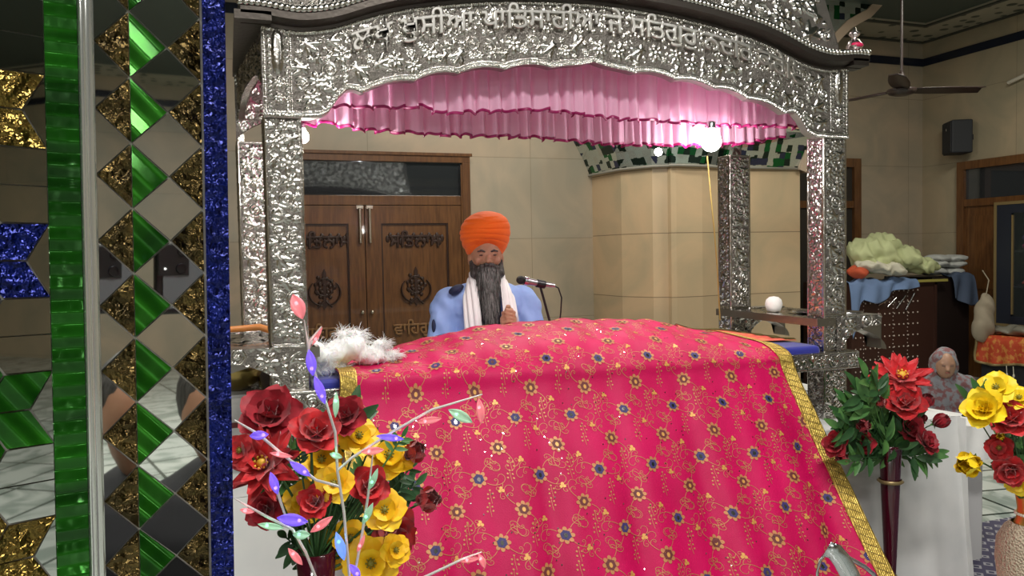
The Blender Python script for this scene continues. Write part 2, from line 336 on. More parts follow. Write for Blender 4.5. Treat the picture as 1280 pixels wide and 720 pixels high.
for zz,dd in ((cap0,.03),(cap0+.02,.035),(cap0+.15,.09),(cap0+.34,.20),(cap0+.37,.21)):
    rows.append([(p[0],p[1],zz) for p in outset(out,dd)])
P=np.array(rows); cp.grid(P,0,False); cpo=cp.build('trim_5',capm); cpo['kind']='structure'
rr_=[(p[0],p[1],cap0) for p in outset(out,.04)]
cp=MB().tube(rr_,.012,6,caps=False); struct('trim_6',cp,mat('capital moulding',(.30,.28,.24),.5))
ar=MB(); pa=[(1000,212),(1006,190),(1004,160),(1010,120),(1022,80),(1035,52),(1047,38),(1060,25),(1072,18),(1084,12),(1095,0),(1110,-18)]
pts=[at(x,y,6.5) for x,y in pa]
a_=MB(); wv=.09
L=[]; 
for i,p in enumerate(pts):
    d=np.array(pts[min(i+1,len(pts)-1)])-np.array(pts[max(i-1,0)]); d/=np.linalg.norm(d); nrm=np.array([d[2],0,-d[0]])
    L.append([p+nrm*-.0, p+nrm*wv, p+nrm*wv+np.array([0,.5,0]), p+np.array([0,.5,0])])
a_.grid(L,0,False,False,True); struct('trim_7',a_,mat('pink beige arch moulding',(.52,.40,.30),.5))
ms_=MB(); L2=[[p+np.array([-.0,.02,0]),p+np.array([-.45,.02,.35])] for p in pts[3:]]; ms_.grid(L2,0,False); struct('trim_8',ms_,capm)
# ------------------------------------------------------------------ relief ornament
class Relief:
    def __init__(s,w,h,res,seed=1):
        s.w,s.h,s.res=w,h,res; s.nx=int(w/res)+1; s.nz=int(h/res)+1; s.H=np.zeros((s.nx,s.nz)); s.rng=random.Random(seed)
    def bump(s,x,z,rx,rz,hh,ang=0):
        rr=max(rx,rz); i0=max(0,int((x-rr)/s.res)); i1=min(s.nx,int((x+rr)/s.res)+2); j0=max(0,int((z-rr)/s.res)); j1=min(s.nz,int((z+rr)/s.res)+2)
        if i1<=i0 or j1<=j0: return
        X=np.arange(i0,i1)[:,None]*s.res-x; Z=np.arange(j0,j1)[None,:]*s.res-z; c,k=math.cos(ang),math.sin(ang)
        U=(X*c+Z*k)/rx; V=(-X*k+Z*c)/rz; d=1-U*U-V*V
        s.H[i0:i1,j0:j1]=np.maximum(s.H[i0:i1,j0:j1],np.sqrt(np.maximum(d,0))*hh)
    def rosette(s,x,z,r,h=.006,np_=7):
        a0=s.rng.random()*6
        for q in range(np_):
            a=a0+q*2*PI/np_; s.bump(x+.6*r*math.cos(a),z+.6*r*math.sin(a),.4*r,.24*r,h*.8,a)
        s.bump(x,z,.3*r,.3*r,h)
    def spiral(s,x,z,r,h=.006,turn=1):
        a0=s.rng.random()*6; n_=int(40+r*800)
        for q in range(n_):
            t=q/n_; a=a0+turn*t*3.6*PI; rr=r*(1-.85*t); s.bump(x+rr*math.cos(a),z+rr*math.sin(a),r*.13,r*.13,h*.75)
        s.bump(x,z,.2*r,.2*r,h)
    def leaf(s,x,z,r,h=.005):
        a=s.rng.random()*6
        for q in (-1,0,1): s.bump(x+.2*r*math.cos(a+q),z+.2*r*math.sin(a+q),r*.85,r*.22,h*(1-.2*abs(q)),a+q*.7)
    def pack(s,inside,rmin,rmax,tries=3000,h=.006,clear=lambda x,z:1e9):
        C=[]
        for k in range(tries):
            x=s.rng.random()*s.w; z=s.rng.random()*s.h; t=k/tries; r=rmax*(1-t)+rmin*t
            if clear(x,z)<r*.9: continue
            if any((x-a)**2+(z-b)**2<(r+c)**2*.74 for a,b,c in C): continue
            C.append((x,z,r)); u=s.rng.random()
            if r<rmin*1.4: s.bump(x,z,r*.8,r*.6,h*.6,u*6)
            elif u<.34: s.rosette(x,z,r*1.02,h)
            elif u<.64: s.spiral(x,z,r*.92,h,1 if u<.5 else -1)
            else: s.leaf(x,z,r*1.25,h*.9)
def relief_panel(w,h,res=.0028,seed=1,border=.008,style='flora'):
    """flat panel in x(0..w) z(0..h), relief towards -y, as grid points"""
    rl=Relief(w,h,res,seed); b=border
    clear=lambda x,z:min(x-b,w-b-x,z-b,h-b-z)
    rl.pack(None,.0036,min(w*.26,.034),3200,.006,clear)
    s_=.0055
    z=s_/2
    while z<h:
        for xx in (b*.45,w-b*.45): rl.bump(xx,z,.0026,.0024,.003)
        z+=s_
    x=s_/2
    while x<w:
        for zz in (b*.45,h-b*.45): rl.bump(x,zz,.0024,.0026,.003)
        x+=s_
    for k in range(rl.nz):
        for xx in (b,w-b):
            i=int(xx/res); rl.H[i,k]=max(rl.H[i,k],.003)
    xs=np.linspace(0,w,rl.nx); zs=np.linspace(0,h,rl.nz)
    P=np.stack([np.repeat(xs[:,None],rl.nz,1),-rl.H,np.repeat(zs[None],rl.nx,0)],-1)
    return P
def place(P,o,rz):  # rotate around z then translate
    c,k=math.cos(rz),math.sin(rz); Q=np.empty_like(P); Q[...,0]=P[...,0]*c-P[...,1]*k+o[0]; Q[...,1]=P[...,0]*k+P[...,1]*c+o[1]; Q[...,2]=P[...,2]+o[2]; return Q
# ------------------------------------------------------------------ the silver palki
PY=2.8; palki=empty('palki_canopy',(1.335,3.12,.75),0,'silver embossed canopy on four posts standing on the white draped platform','canopy')
def pb(mb,name,m,parent=palki,**k):
    o=mb.build(name,m,parent,**k)
    root=parent
    tot=Vector((0,0,0))
    while root: tot+=Vector(root.location); root=root.parent
    o.location=Vector(o.location)-tot; return o
XA,XB=.128,2.543; CW=.122; CD=.105; YBK=3.45
colP={}
def column(x,y):
    z0,z1=1.20,1.975
    c=pb(MB().box(x+.002,x+CW-.002,y+.002,y+CD-.002,.75,z1),'post',silver_dark)
    m=MB()
    for (za,zb,sd) in ((z0,z1,11),(1.045,z0,12),(.75,.972,13)):
        for w_,o_,rz,s2 in ((CW,(x,y,za),0,0),(CD,(x,y+CD,za),-PI/2,1),(CW,(x+CW,y+CD,za),PI,0),(CD,(x+CW,y,za),PI/2,1)):
            key=(sd,s2)
            if key not in colP: colP[key]=relief_panel(w_,zb-za,.0029,sd+s2*5)
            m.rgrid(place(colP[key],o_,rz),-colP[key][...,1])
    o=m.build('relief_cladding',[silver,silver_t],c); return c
XLb=.05; XRb=2.40
for (x,y) in ((XA,PY),(XB-CW,PY),(XLb,YBK),(XRb,YBK)): column(x,y)
# front arch board
_hx=[.125,.22,.285,.315,.339,.357,.375,.403]; _hz=[1.966,1.966,1.968,1.974,1.988,2.014,2.041,2.066]
_cu=[(.403,2.066),(.455,2.058),(.639,2.110),(.80,2.145),(.978,2.170),(1.16,2.188)]
for (xa_,za_),(xb__,zb__) in zip(_cu[:-1],_cu[1:]):
    for t in np.linspace(0,1,13)[1:]: _hx.append(xa_+(xb__-xa_)*t); _hz.append(za_+(zb__-za_)*t+(.016 if xb__>.5 else .006)*math.sin(PI*t)**.8)
for t in np.linspace(0,1,13)[1:]: _hx.append(1.16+.175*t); _hz.append(2.188+.014*math.sin(PI*t*.9)*(1-t)+.034*t**2.2)
bx=_hx+[2.67-x for x in _hx[:-1]][::-1]; bz=_hz+_hz[:-1][::-1]
tx=[.125,.263,.368,.476,.587,.758,.95,1.15,1.334]; tz=[2.272,2.262,2.282,2.322,2.357,2.392,2.42,2.436,2.442]
tx+=[2.67-x for x in tx[:-1]][::-1]; tz+=tz[:-1][::-1]
zb_=lambda X: np.interp(X,bx,bz); zt_=lambda X: smooth_interp(tx,tz,X)
res=.0028; rl=Relief(XB-XA,.56,res,5); ox,oz=XA,1.94
def clr(x,z):
    X=x+ox; Z=z+oz; zb=float(zb_(X)); zt=float(zt_(np.array(X)))
    d=min(Z-zb-.022,zt-.02-Z,x-.10 if x>0 else 0,(XB-XA)-.10-x)
    if .40<X<2.34: d=min(d,zt-.125-Z)
    return d
rl.pack(None,.0042,.034,13000,.007,clr)
# end panels : framed almond shapes
for xc in (.05,XB-XA-.05):
    rl.bump(xc,.245,.02,.075,.010); rl.rosette(xc,.14,.022,.008); rl.rosette(xc,.09,.02,.008)
    for zz in np.arange(.05,.33,.007):
        for dx in (-.042,.042): rl.bump(xc+dx,zz,.003,.003,.005)
        rl.bump(xc+(-.028 if int(zz*1000)%2 else .028),zz,.006,.004,.004)
for X in np.arange(XA,XB,.0095):
    z=float(zb_(X)); rl.bump(X-ox,z-oz+.007,.0032,.009,.006,-.5); rl.bump(X-ox,z-oz+.019,.0065,.0028,.0045)
    zt=float(zt_(np.array(X))); rl.bump(X-ox,zt-oz-.010,.003,.008,.005,-.4)
# pitted ground behind the letters
for k in range(900):
    x=.27+rl.rng.random()*1.93; X=x+ox; zt=float(zt_(np.array(X))); z=zt-.02-rl.rng.random()*.10-oz; rl.bump(x,z,.004,.007,.0035,rl.rng.random()*.8-.4)
nt=150; Xs=np.linspace(XA,XB,int((XB-XA)/.0022)); T=np.linspace(0,1,nt); ZB=zb_(Xs); ZT=zt_(Xs)
XX=np.repeat(Xs[:,None],nt,1); ZZ=ZB[:,None]+(ZT-ZB)[:,None]*T[None]
fi=np.clip(((XX-ox)/res),0,rl.nx-2); fj=np.clip((ZZ-oz)/res,0,rl.nz-2); i=fi.astype(int); j=fj.astype(int); u=fi-i; v=fj-j
Hh=rl.H[i,j]*(1-u)*(1-v)+rl.H[i+1,j]*u*(1-v)+rl.H[i,j+1]*(1-u)*v+rl.H[i+1,j+1]*u*v
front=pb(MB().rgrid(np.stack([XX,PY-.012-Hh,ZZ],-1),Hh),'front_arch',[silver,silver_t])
bk=MB(); ns=240; Xn=np.linspace(XA,XB,ns)
bk.grid([[(x,PY-.012,float(zb_(x))),(x,PY+.03,float(zb_(x)))] for x in Xn],0,False); bk.grid([[(x,PY+.03,float(zb_(x))),(x,PY+.03,float(zt_(np.array(x))))] for x in Xn],0,False)
pb(bk,'arch_backing',silver_dark)
me=textmesh('ਲਖ ਖੁਸੀਆ ਪਾਿਤਸਾਹੀਆ ਜੇ ਸਿਤਗੁਰੁ ਨਦਿਰ ਕਰੇਇ',.1,.0045); co=np.empty(len(me.vertices)*3); me.vertices.foreach_get('co',co); co=co.reshape(-1,3)
k=(2.30-.42)/(co[:,0].max()-co[:,0].min()); Xw=.42+(co[:,0]-co[:,0].min())*k; kz=.088/.083*1.0
Zw=smooth_interp(tx,tz,Xw)-.105+co[:,1]*1.0
me.vertices.foreach_set('co',np.stack([Xw-1.335,PY-.019-co[:,2]*1.3-3.12,Zw-.75],1).ravel()); me.materials.clear(); me.materials.append(mat('polished silver lettering',(.70,.68,.64),.28,1)); me.update()
lo=bpy.data.objects.new('lettering',me); col.objects.link(lo); lo.parent=palki; lo['label']='raised gurmukhi verse along the arch'
# cornice: sweeping dark band with a rope edge
def sweep(prof,x0,x1,name,m,yb=PY,n=160,fn=None,smooth=True):
    L=[]
    for x in np.linspace(x0,x1,n):
        zz=float(zt_(np.array(min(max(x,XA),XB)))); L.append([(x,yb+p[0],zz+p[1]) for p in prof])
    return pb(MB().grid(L,0,smooth,False,True),name,m)
cx0,cx1=.065,2.605
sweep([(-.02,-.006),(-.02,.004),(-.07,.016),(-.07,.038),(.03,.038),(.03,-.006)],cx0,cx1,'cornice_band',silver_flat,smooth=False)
rp=MB()
for q,x in enumerate(np.arange(cx0,cx1,.018)):
    z=float(zt_(np.array(min(max(x,XA),XB))))+.052; rp.ell((x,PY-.064,z),(.013,.010,.014),10,6,rot=Matrix.Rotation(.5,3,'Y'))
rp.grid([[(x,PY-.058+p[0],float(zt_(np.array(min(max(x,XA),XB))))+.038+p[1]) for p in ((0,0),(0,.03),(.09,.03),(.09,0))] for x in np.linspace(cx0,cx1,160)],1,False,False,True)
pb(rp,'rope_moulding',[silver,silver_dark])
# end plates and side cornices with finials
for sx,xa,xb_ in ((-1,.045,.16),(1,2.52,2.60)):
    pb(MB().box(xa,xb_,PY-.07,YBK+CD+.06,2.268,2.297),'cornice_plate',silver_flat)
def finial(x,y,z):
    f=pb(MB().lathe([(.0,0),(.02,0),(.012,.012),(.008,.03),(.018,.036),(.036,.058),(.02,.084),(.008,.095),(.02,.105),(.024,.112),(.008,.124),(.004,.14),(0,.142)],(x,y,z),20),'finial',mat('pinkish silver finial',(.85,.72,.74),.15,1))
    g=MB().lathe([(.0,.045),(.026,.052),(.033,.06),(.026,.07),(0,.078)],(x,y-.006,z),16).build('enamel_band',mat('red enamel',(.75,.03,.12),.25),f); return f
finial(2.56,PY-.03,2.297); finial(.068,PY-.03,2.297)
pb(MB().tube([(2.58,PY+.3,2.6),(2.575,PY+.3,2.52),(2.585,PY+.3,2.46)],[.012,.018,.022],8),'hanging_tassel',chrome)
# side arches (left and right) and back arch
def side_arch(x0,y0,x1,y1,name):
    Ld=math.hypot(x1-x0,y1-y0); n_=int(Ld/.0035); nz_=100
    ss=np.linspace(0,1,n_); e=np.abs(ss-.5)*2; zb=1.97+.19*np.sqrt(np.clip(1-e**3.2,0,1)); rl2=Relief(Ld,.33,.0035,21); rl2.pack(None,.004,.03,2200,.007,lambda x,z:min(x,Ld-x,z,.33-z))
    T=np.linspace(0,1,nz_); Z=zb[:,None]+(2.272-zb)[:,None]*T[None]; S=np.repeat(ss[:,None],nz_,1)
    ii=np.clip((S*Ld/.0035).astype(int),0,rl2.nx-1); jj=np.clip(((Z-1.95)/.0035).astype(int),0,rl2.nz-1); H=rl2.H[ii,jj]
    nx_,ny_=-(y1-y0)/Ld,(x1-x0)/Ld
    for sg in (1,-1):
        P=np.stack([x0+(x1-x0)*S+sg*nx_*(H+.012),y0+(y1-y0)*S+sg*ny_*(H+.012),Z],-1); 
        if sg==1: m=MB()
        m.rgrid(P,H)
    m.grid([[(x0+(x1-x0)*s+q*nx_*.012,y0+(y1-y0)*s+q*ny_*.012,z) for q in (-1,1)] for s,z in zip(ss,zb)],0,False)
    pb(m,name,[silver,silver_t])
side_arch(XA+.02,PY+.03,XLb+.02,YBK+CD,'side_arch'); side_arch(XB-.02,PY+.03,XRb+CW-.02,YBK+CD,'side_arch'); side_arch(XLb,YBK+CD-.02,XRb+CW,YBK+CD-.02,'back_arch')
# roof drum above the cornice
def roof():
    w_=2.55-.13; rl3=Relief(w_,.62,.004,33); rl3.pack(None,.005,.05,5200,.012,lambda x,z:min(x-.02,w_-.02-x,z-.03,.6-z))
    for x in np.arange(0,w_,.009): rl3.bump(x,.015,.004,.009,.006,.4)
    xs=np.linspace(0,w_,rl3.nx); zs=np.linspace(0,.62,rl3.nz); X=np.repeat(xs[:,None],rl3.nz,1)+.13; Z=np.repeat(zs[None],rl3.nx,0)
    low=np.array([float(zt_(np.array(x)))+.045 for x in xs+.13]); Z=low[:,None]+Z*(2.95-low[:,None])/.62
    edge=1-np.clip((Z-2.33)/.62,0,1)*.10; Xc=1.335+(X-1.335)*edge
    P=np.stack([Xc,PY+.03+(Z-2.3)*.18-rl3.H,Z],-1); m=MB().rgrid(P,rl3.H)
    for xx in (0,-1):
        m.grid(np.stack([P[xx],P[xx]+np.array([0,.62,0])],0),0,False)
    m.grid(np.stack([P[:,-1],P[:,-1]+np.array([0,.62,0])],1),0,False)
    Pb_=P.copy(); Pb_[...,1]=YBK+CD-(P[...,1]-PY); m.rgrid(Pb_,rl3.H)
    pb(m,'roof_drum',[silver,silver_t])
    pb(MB().box(.14,2.52,PY+.05,YBK+.1,2.30,2.31),'inner_ceiling',mat('pink lining satin',(.75,.25,.42),.6))
roof()
# shelves with concave brackets
def bracket_poly(sg,xo,xi,ztop,zsh,zlow):
    pts=[(xi,ztop),(xo,ztop),(xo,zsh)]
    for a in np.linspace(0,PI/2,12): pts.append((xi+sg*.03+(xo-sg*.02-xi-sg*.03)*(1-math.sin(a)), zsh-.005-(zsh-zlow)*(1-math.cos(a))))
    pts.append((xi,zlow)); return pts
for sg,xi,xo in ((-1,XA+.06,-.062),(1,XB-.06,2.732)):
    xin=xi-sg*.10
    s_=pb(MB().box(min(xin,xo),max(xin,xo),PY-.004,YBK+CD,1.158,1.192),'shelf_plank',silver_dark)
    tp=relief_panel(abs(xo-xin),YBK+CD-PY,.004,41); Q=np.stack([tp[...,0]+min(xin,xo),tp[...,2]+PY,1.192-tp[...,1]*.4],-1); MB().grid(Q).build('shelf_top_relief',silver,s_)
    for yy in (PY-.006,YBK):
        m=MB(); poly=bracket_poly(sg,xi,xo,1.198,1.155,1.045)
        m.prism([(p[0],p[1]) for p in poly],1,yy+.002,yy+.09)
        # relief face
        rr=Relief(.30,.22,.003,51); rr.pack(None,.004,.04,900,.007,lambda x,z:min(x,.30-x,z,.22-z))
        xs=np.linspace(xi,xo,90); 
        def lowz(x):
            t=(x-xi-sg*.03)/(xo-sg*.02-xi-sg*.03)
            if t<=0: return 1.045
            if t>=1: return 1.155
            a=math.asin(max(0,min(1,1-t))); return 1.15-(.105)*(1-math.cos(a))
        G=[]
        for x in xs:
            lz=lowz(x); row=[]
            for t in np.linspace(0,1,60):
                z=lz+(1.198-lz)*t; ii=min(rr.nx-1,int(abs(x-xi)/.003)); jj=min(rr.nz-1,int((z-1.035)/.003)); row.append((x,yy-rr.H[ii,jj],z))
            G.append(row)
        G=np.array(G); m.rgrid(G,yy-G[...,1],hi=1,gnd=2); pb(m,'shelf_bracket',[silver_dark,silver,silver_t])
# bed rails
def rail(x0,x1,y,z0,z1,rz,seed,nm='bed_rail'):
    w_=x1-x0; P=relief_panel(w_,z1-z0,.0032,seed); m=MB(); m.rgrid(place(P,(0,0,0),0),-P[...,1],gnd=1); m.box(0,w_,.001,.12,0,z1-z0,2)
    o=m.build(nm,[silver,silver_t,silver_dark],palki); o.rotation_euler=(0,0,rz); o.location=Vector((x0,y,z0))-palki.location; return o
rail(.08,2.585,PY-.028,.972,1.046,0,61)
o=rail(0,.72,0,.972,1.046,-PI/2,62); o.location=Vector((.10,YBK+CD,.972))-palki.location
o=rail(0,.72,0,.972,1.046,PI/2,62); o.location=Vector((2.57,PY+.03,.972))-palki.location
pb(MB().box(.2,2.47,PY+.1,YBK+.1,1.0,1.022),'bed_board',silver_dark)
# ------------------------------------------------------------------ bedding on the palki
mt=MB(); bx_=[]
mo=MB().box(.262,2.41,PY+.0,YBK+.05,1.024,1.076).build('mattress',bluev); bevel(mo,.02,4); tag(mo,'royal blue velvet mattress lying on the silver bed rails','mattress')
# ------------------------------------------------------------------ big pink rumala
ridX=[.30,.42,.50,.57,.67,.84,1.0,1.186,1.4,1.56,1.758,1.921,2.068,2.2,2.3]
ridZ=[1.09,1.092,1.085,1.118,1.144,1.184,1.20,1.212,1.210,1.205,1.187,1.152,1.118,1.10,1.095]
XS0,XS1=.345,2.195; WID=XS1-XS0
def cloth_pt(a,v):
    """a in metres across, v 0..1 from back hem over the ridge to the floor"""
    X=XS0+a; zr=np.interp(X,ridX,ridZ); s=a/WID
    zf=1.104-.035*s-.004; ks=[0,.07,.15,.22,.30,.36,.42,.56,.78,1.0]
    Yk=[3.42,3.30,3.15,3.0,2.84,2.745,2.725,2.60,2.37,2.12]
    Zk=[1.085+0*X,.55*zr+.45*1.09,zr,.85*zr+.15*zf+.004,.42*zr+.58*zf+.008,zf-.012,1.01+0*X,.80+0*X,.43+0*X,.02+0*X]
    Z=np.zeros_like(X+v); Y=smooth_interp(ks,Yk,v)
    ks=np.array(ks); Zk=np.array([np.broadcast_to(z,np.shape(X)) for z in Zk])
    # catmull in k
    i=np.clip(np.searchsorted(ks,v)-1,0,len(ks)-2); t=(v-ks[i])/(ks[i+1]-ks[i])
    g=lambda q:np.take_along_axis(Zk.reshape(len(ks),-1),np.clip(q,0,len(ks)-1).reshape(1,-1),0).reshape(np.shape(v))
    h=ks[i+1]-ks[i]; z0,z1=g(i),g(i+1); m0=(z1-g(i-1))/(ks[i+1]-ks[np.clip(i-1,0,99)]); m1=(g(i+2)-z0)/(ks[np.clip(i+2,0,len(ks)-1)]-ks[i])
    Z=(2*t**3-3*t**2+1)*z0+(t**3-2*t**2+t)*h*m0+(-2*t**3+3*t**2)*z1+(t**3-t**2)*h*m1
    dr=np.clip((v-.36)/.64,0,1)
    fold=.020*np.sin(a*9+1.2*np.sin(a*4)+v*1.5)+.010*np.sin(a*23+v*3)+.008*np.sin(a*41+v*5)
    Y=Y-dr*(.02+fold*1.6)-.012*np.sin(a*3.3+v*9)*dr
    X=X+dr**1.2*(s-.35)*.165+dr*.01*np.sin(v*14)
    top=1-dr
    Z=Z+top*np.clip(v*8,0,1)*(.0035*np.sin(a*17+v*20)+.003*np.sin(a*31-v*33)+.002*np.sin(a*63+v*11))
    return np.stack(np.broadcast_arrays(X,Y,Z),-1)
NA,NV=460,420
A,V=np.meshgrid(np.linspace(0,WID,NA),np.linspace(0,1,NV),indexing='ij'); CP=cloth_pt(A,V)
# arc-length coordinate down the middle
mid=CP[NA//2]; seg=np.r_[0,np.cumsum(np.linalg.norm(np.diff(mid,axis=0),axis=1))]; LEN=seg[-1]
rum=empty('rumala_cloth',(1.27,2.8,1.1),0,'large hot pink gold-embroidered cloth draped over the silver bed','cloth')
m=MB(); P3=CP-np.array([1.27,2.8,1.1]); m.grid(P3); clo=m.build('cloth_sheet',pinkc,rum)
so=clo.modifiers.new('s','SOLIDIFY'); so.thickness=.002; so.offset=0
# normals
dA=np.gradient(CP,axis=0); dV=np.gradient(CP,axis=1); NR=np.cross(dA,dV); NR/=np.linalg.norm(NR,axis=-1,keepdims=True)
if NR[NA//2,NV//2,1]>0: NR=-NR
def onc(a,b,off=.0026):
    """cloth point for metres a across, b down the length"""
    v=np.interp(b,seg,np.linspace(0,1,NV)); fi=np.clip(a/WID,0,.9999)*(NA-1); fj=np.clip(v,0,.9999)*(NV-1); i=fi.astype(int); j=fj.astype(int); u=(fi-i)[...,None]; w_=(fj-j)[...,None]
    f=lambda G:G[i,j]*(1-u)*(1-w_)+G[i+1,j]*u*(1-w_)+G[i,j+1]*(1-u)*w_+G[i+1,j+1]*u*w_
    return f(P3)+f(NR)*off
def ribbon(mb,pts,w_,mi,off=.0026):
    pts=np.array(pts); d=np.gradient(pts,axis=0); d/=np.linalg.norm(d,axis=1,keepdims=True)+1e-9; nn=np.stack([-d[:,1],d[:,0]],1)
    ww=np.array(w_) if hasattr(w_,'__len__') else np.full(len(pts),w_)
    L_=pts+nn*ww[:,None]/2; R_=pts-nn*ww[:,None]/2
    ok=(pts[:,0]>.045)&(pts[:,0]<WID-.045)&(pts[:,1]>.01)&(pts[:,1]<LEN-.01)
    if ok.sum()<3: return
    i0=np.argmax(ok); i1=len(ok)-np.argmax(ok[::-1])
    G=np.stack([onc(L_[i0:i1,0],L_[i0:i1,1],off),onc(R_[i0:i1,0],R_[i0:i1,1],off)],1); mb.grid(G,mi,False)
def disc(mb,a,b,ra,rb,mi,ang=0,n=8,off=.003):
    if not(.04<a<WID-.04 and 0.01<b<LEN-.01): return
    t=np.arange(n)*2*PI/n; x=ra*np.cos(t); y=rb*np.sin(t); c,k=math.cos(ang),math.sin(ang)
    P=onc(a+x*c-y*k,b+x*k+y*c,off); mb.add(P,[tuple(range(n))],mi)
em=MB(); rg=random.Random(4)
def curl(a,b,ang,L,cur,mi=0,w_=.0017):
    pts=[]; th=ang; x,y=a,b; n_=26
    for k in range(n_):
        pts.append((x,y)); st=L/n_; x+=st*math.cos(th); y+=st*math.sin(th); th+=cur*(.25+2.4*(k/n_)**2)/n_*3.0
    ribbon(em,pts,[w_*(1.15-.4*k/n_) for k in range(n_)],mi); return pts
AA=.212; BBv=(.128,.108)
k=0
for row in range(-2,24):
    for cl_ in range(-14,14):
        a=cl_*AA+row*BBv[0]-.0*row; b=.06+row*BBv[1]+cl_*.004
        if not(-.05<a<WID+.05 and 0<b<LEN): continue
        blue=row%2==0; n8=8
        for q in range(n8):
            t=q*2*PI/n8; disc(em,a+.0200*math.cos(t),b+.0200*math.sin(t),.0090,.0072,0,t,8,.003)
        disc(em,a,b,.0160,.0160,1 if blue else 2,0,12,.0036)
        for q in range(6): t=q*PI/3+.3; disc(em,a+.012*math.cos(t),b+.012*math.sin(t),.0065,.004,1 if blue else 2,t,6,.0040)
        disc(em,a,b+.001,.0060,.0080,4 if blue else 3,0,10,.0044)
        # tendrils
        for q in range(4):
            an=q*PI/2+.5+.3*rg.random(); sg=1 if (q+row)%2 else -1
            pts=curl(a+.03*math.cos(an),b+.03*math.sin(an),an,.115,sg*2.1)
            mid_=pts[12]; curl(mid_[0],mid_[1],an+sg*-1.0,.06,-sg*2.6)
            mid_=pts[7]; curl(mid_[0],mid_[1],an+sg*1.2,.045,sg*2.8)
        # berry sprigs
        for (da,db) in ((AA/2,0),(.03,.062)):
            x,y=a+da,b+db
            ribbon(em,[(x,y-.018),(x,y),(x+.002,y+.022)],.0014,0)
            for (p,q_) in ((-.010,-.010),(.010,-.010),(-.012,.004),(.012,.004),(0,-.022)): disc(em,x+p*.8,y+q_,.0033,.0033,0)
        x,y=a+AA*.32,b+.045
        for t in (0,2.1,4.2): disc(em,x+.006*math.cos(t+.5),y+.006*math.sin(t+.5),.0055,.0055,3)
        for q in range(3):
            disc(em,a+rg.random()*AA,b+rg.random()*BBv[1],.0026,.0026,4,0,6,.004)
em.build('embroidery',[goldth,navy,maroon,mat('ochre thread',(.70,.36,.09),.45,.2),sequin],clo)
# gold borders on both side hems
for (a0,a1) in ((-.001,.058),(WID-.062,WID+.001)):
    aa,vv=np.meshgrid(np.linspace(a0,a1,8),np.linspace(.0,LEN,320),indexing='ij')
    G=onc(np.clip(aa,0,WID),vv,.0042); gb=MB().grid(G); ob=gb.build('gold_border',gold,clo)
    so=ob.modifiers.new('s','SOLIDIFY'); so.thickness=.002
for side in (0,1):
    gm=MB()
    a0=.006 if side==0 else WID-.056
    for b in np.arange(.05,LEN-.02,.03):
        P=[(a0,b),(a0+.045,b+.02)]; t=np.linspace(0,1,4)
        pts=np.array([[a0+.046*q,b+.022*q] for q in t]); G=np.stack([onc(pts[:,0],pts[:,1],.0072),onc(pts[:,0],pts[:,1]+.004,.0072)],1); gm.grid(G,0,False)
    gm.build('border_weave',mat('dark gold weave',(.30,.20,.05),.5,.5),clo,kind='stuff')
# small flat rumala piece behind right
fl=empty('folded_rumala',(2.25,3.1,1.05),0,'orange pink cloth with dark gold hem lying flat behind the main drape','cloth')
nn=60; fa,fb=np.meshgrid(np.linspace(0,1,nn),np.linspace(0,1,nn),indexing='ij')
P0,P1,P2,P3_=[np.array(p) for p in ((1.98,3.08,1.10),(2.40,2.95,1.086),(2.40,3.36,1.082),(2.05,3.42,1.12))]
G=(P0*(1-fa)[...,None]*(1-fb)[...,None]+P1*fa[...,None]*(1-fb)[...,None]+P2*(fa*fb)[...,None]+P3_*((1-fa)*fb)[...,None])
G[...,2]+=.012*np.sin(fa*7+fb*3)*(1-fa)+.016*np.exp(-((fb-.85)/.12)**2)*(1-fa)+.004*np.sin(fb*22)
G-=np.array([2.25,3.1,1.05]); ob=MB().grid(G).build('cloth_sheet',pinkp,fl); so=ob.modifiers.new('s','SOLIDIFY'); so.thickness=.003
ob=MB().grid(G[:,50:]+np.array([0,0,.004])).grid(G[52:,:]+np.array([0,0,.0045])).build('gold_hem',mat('dark olive gold hem',(.22,.17,.05),.5,.5,bump=('wave',60,.8)),fl)
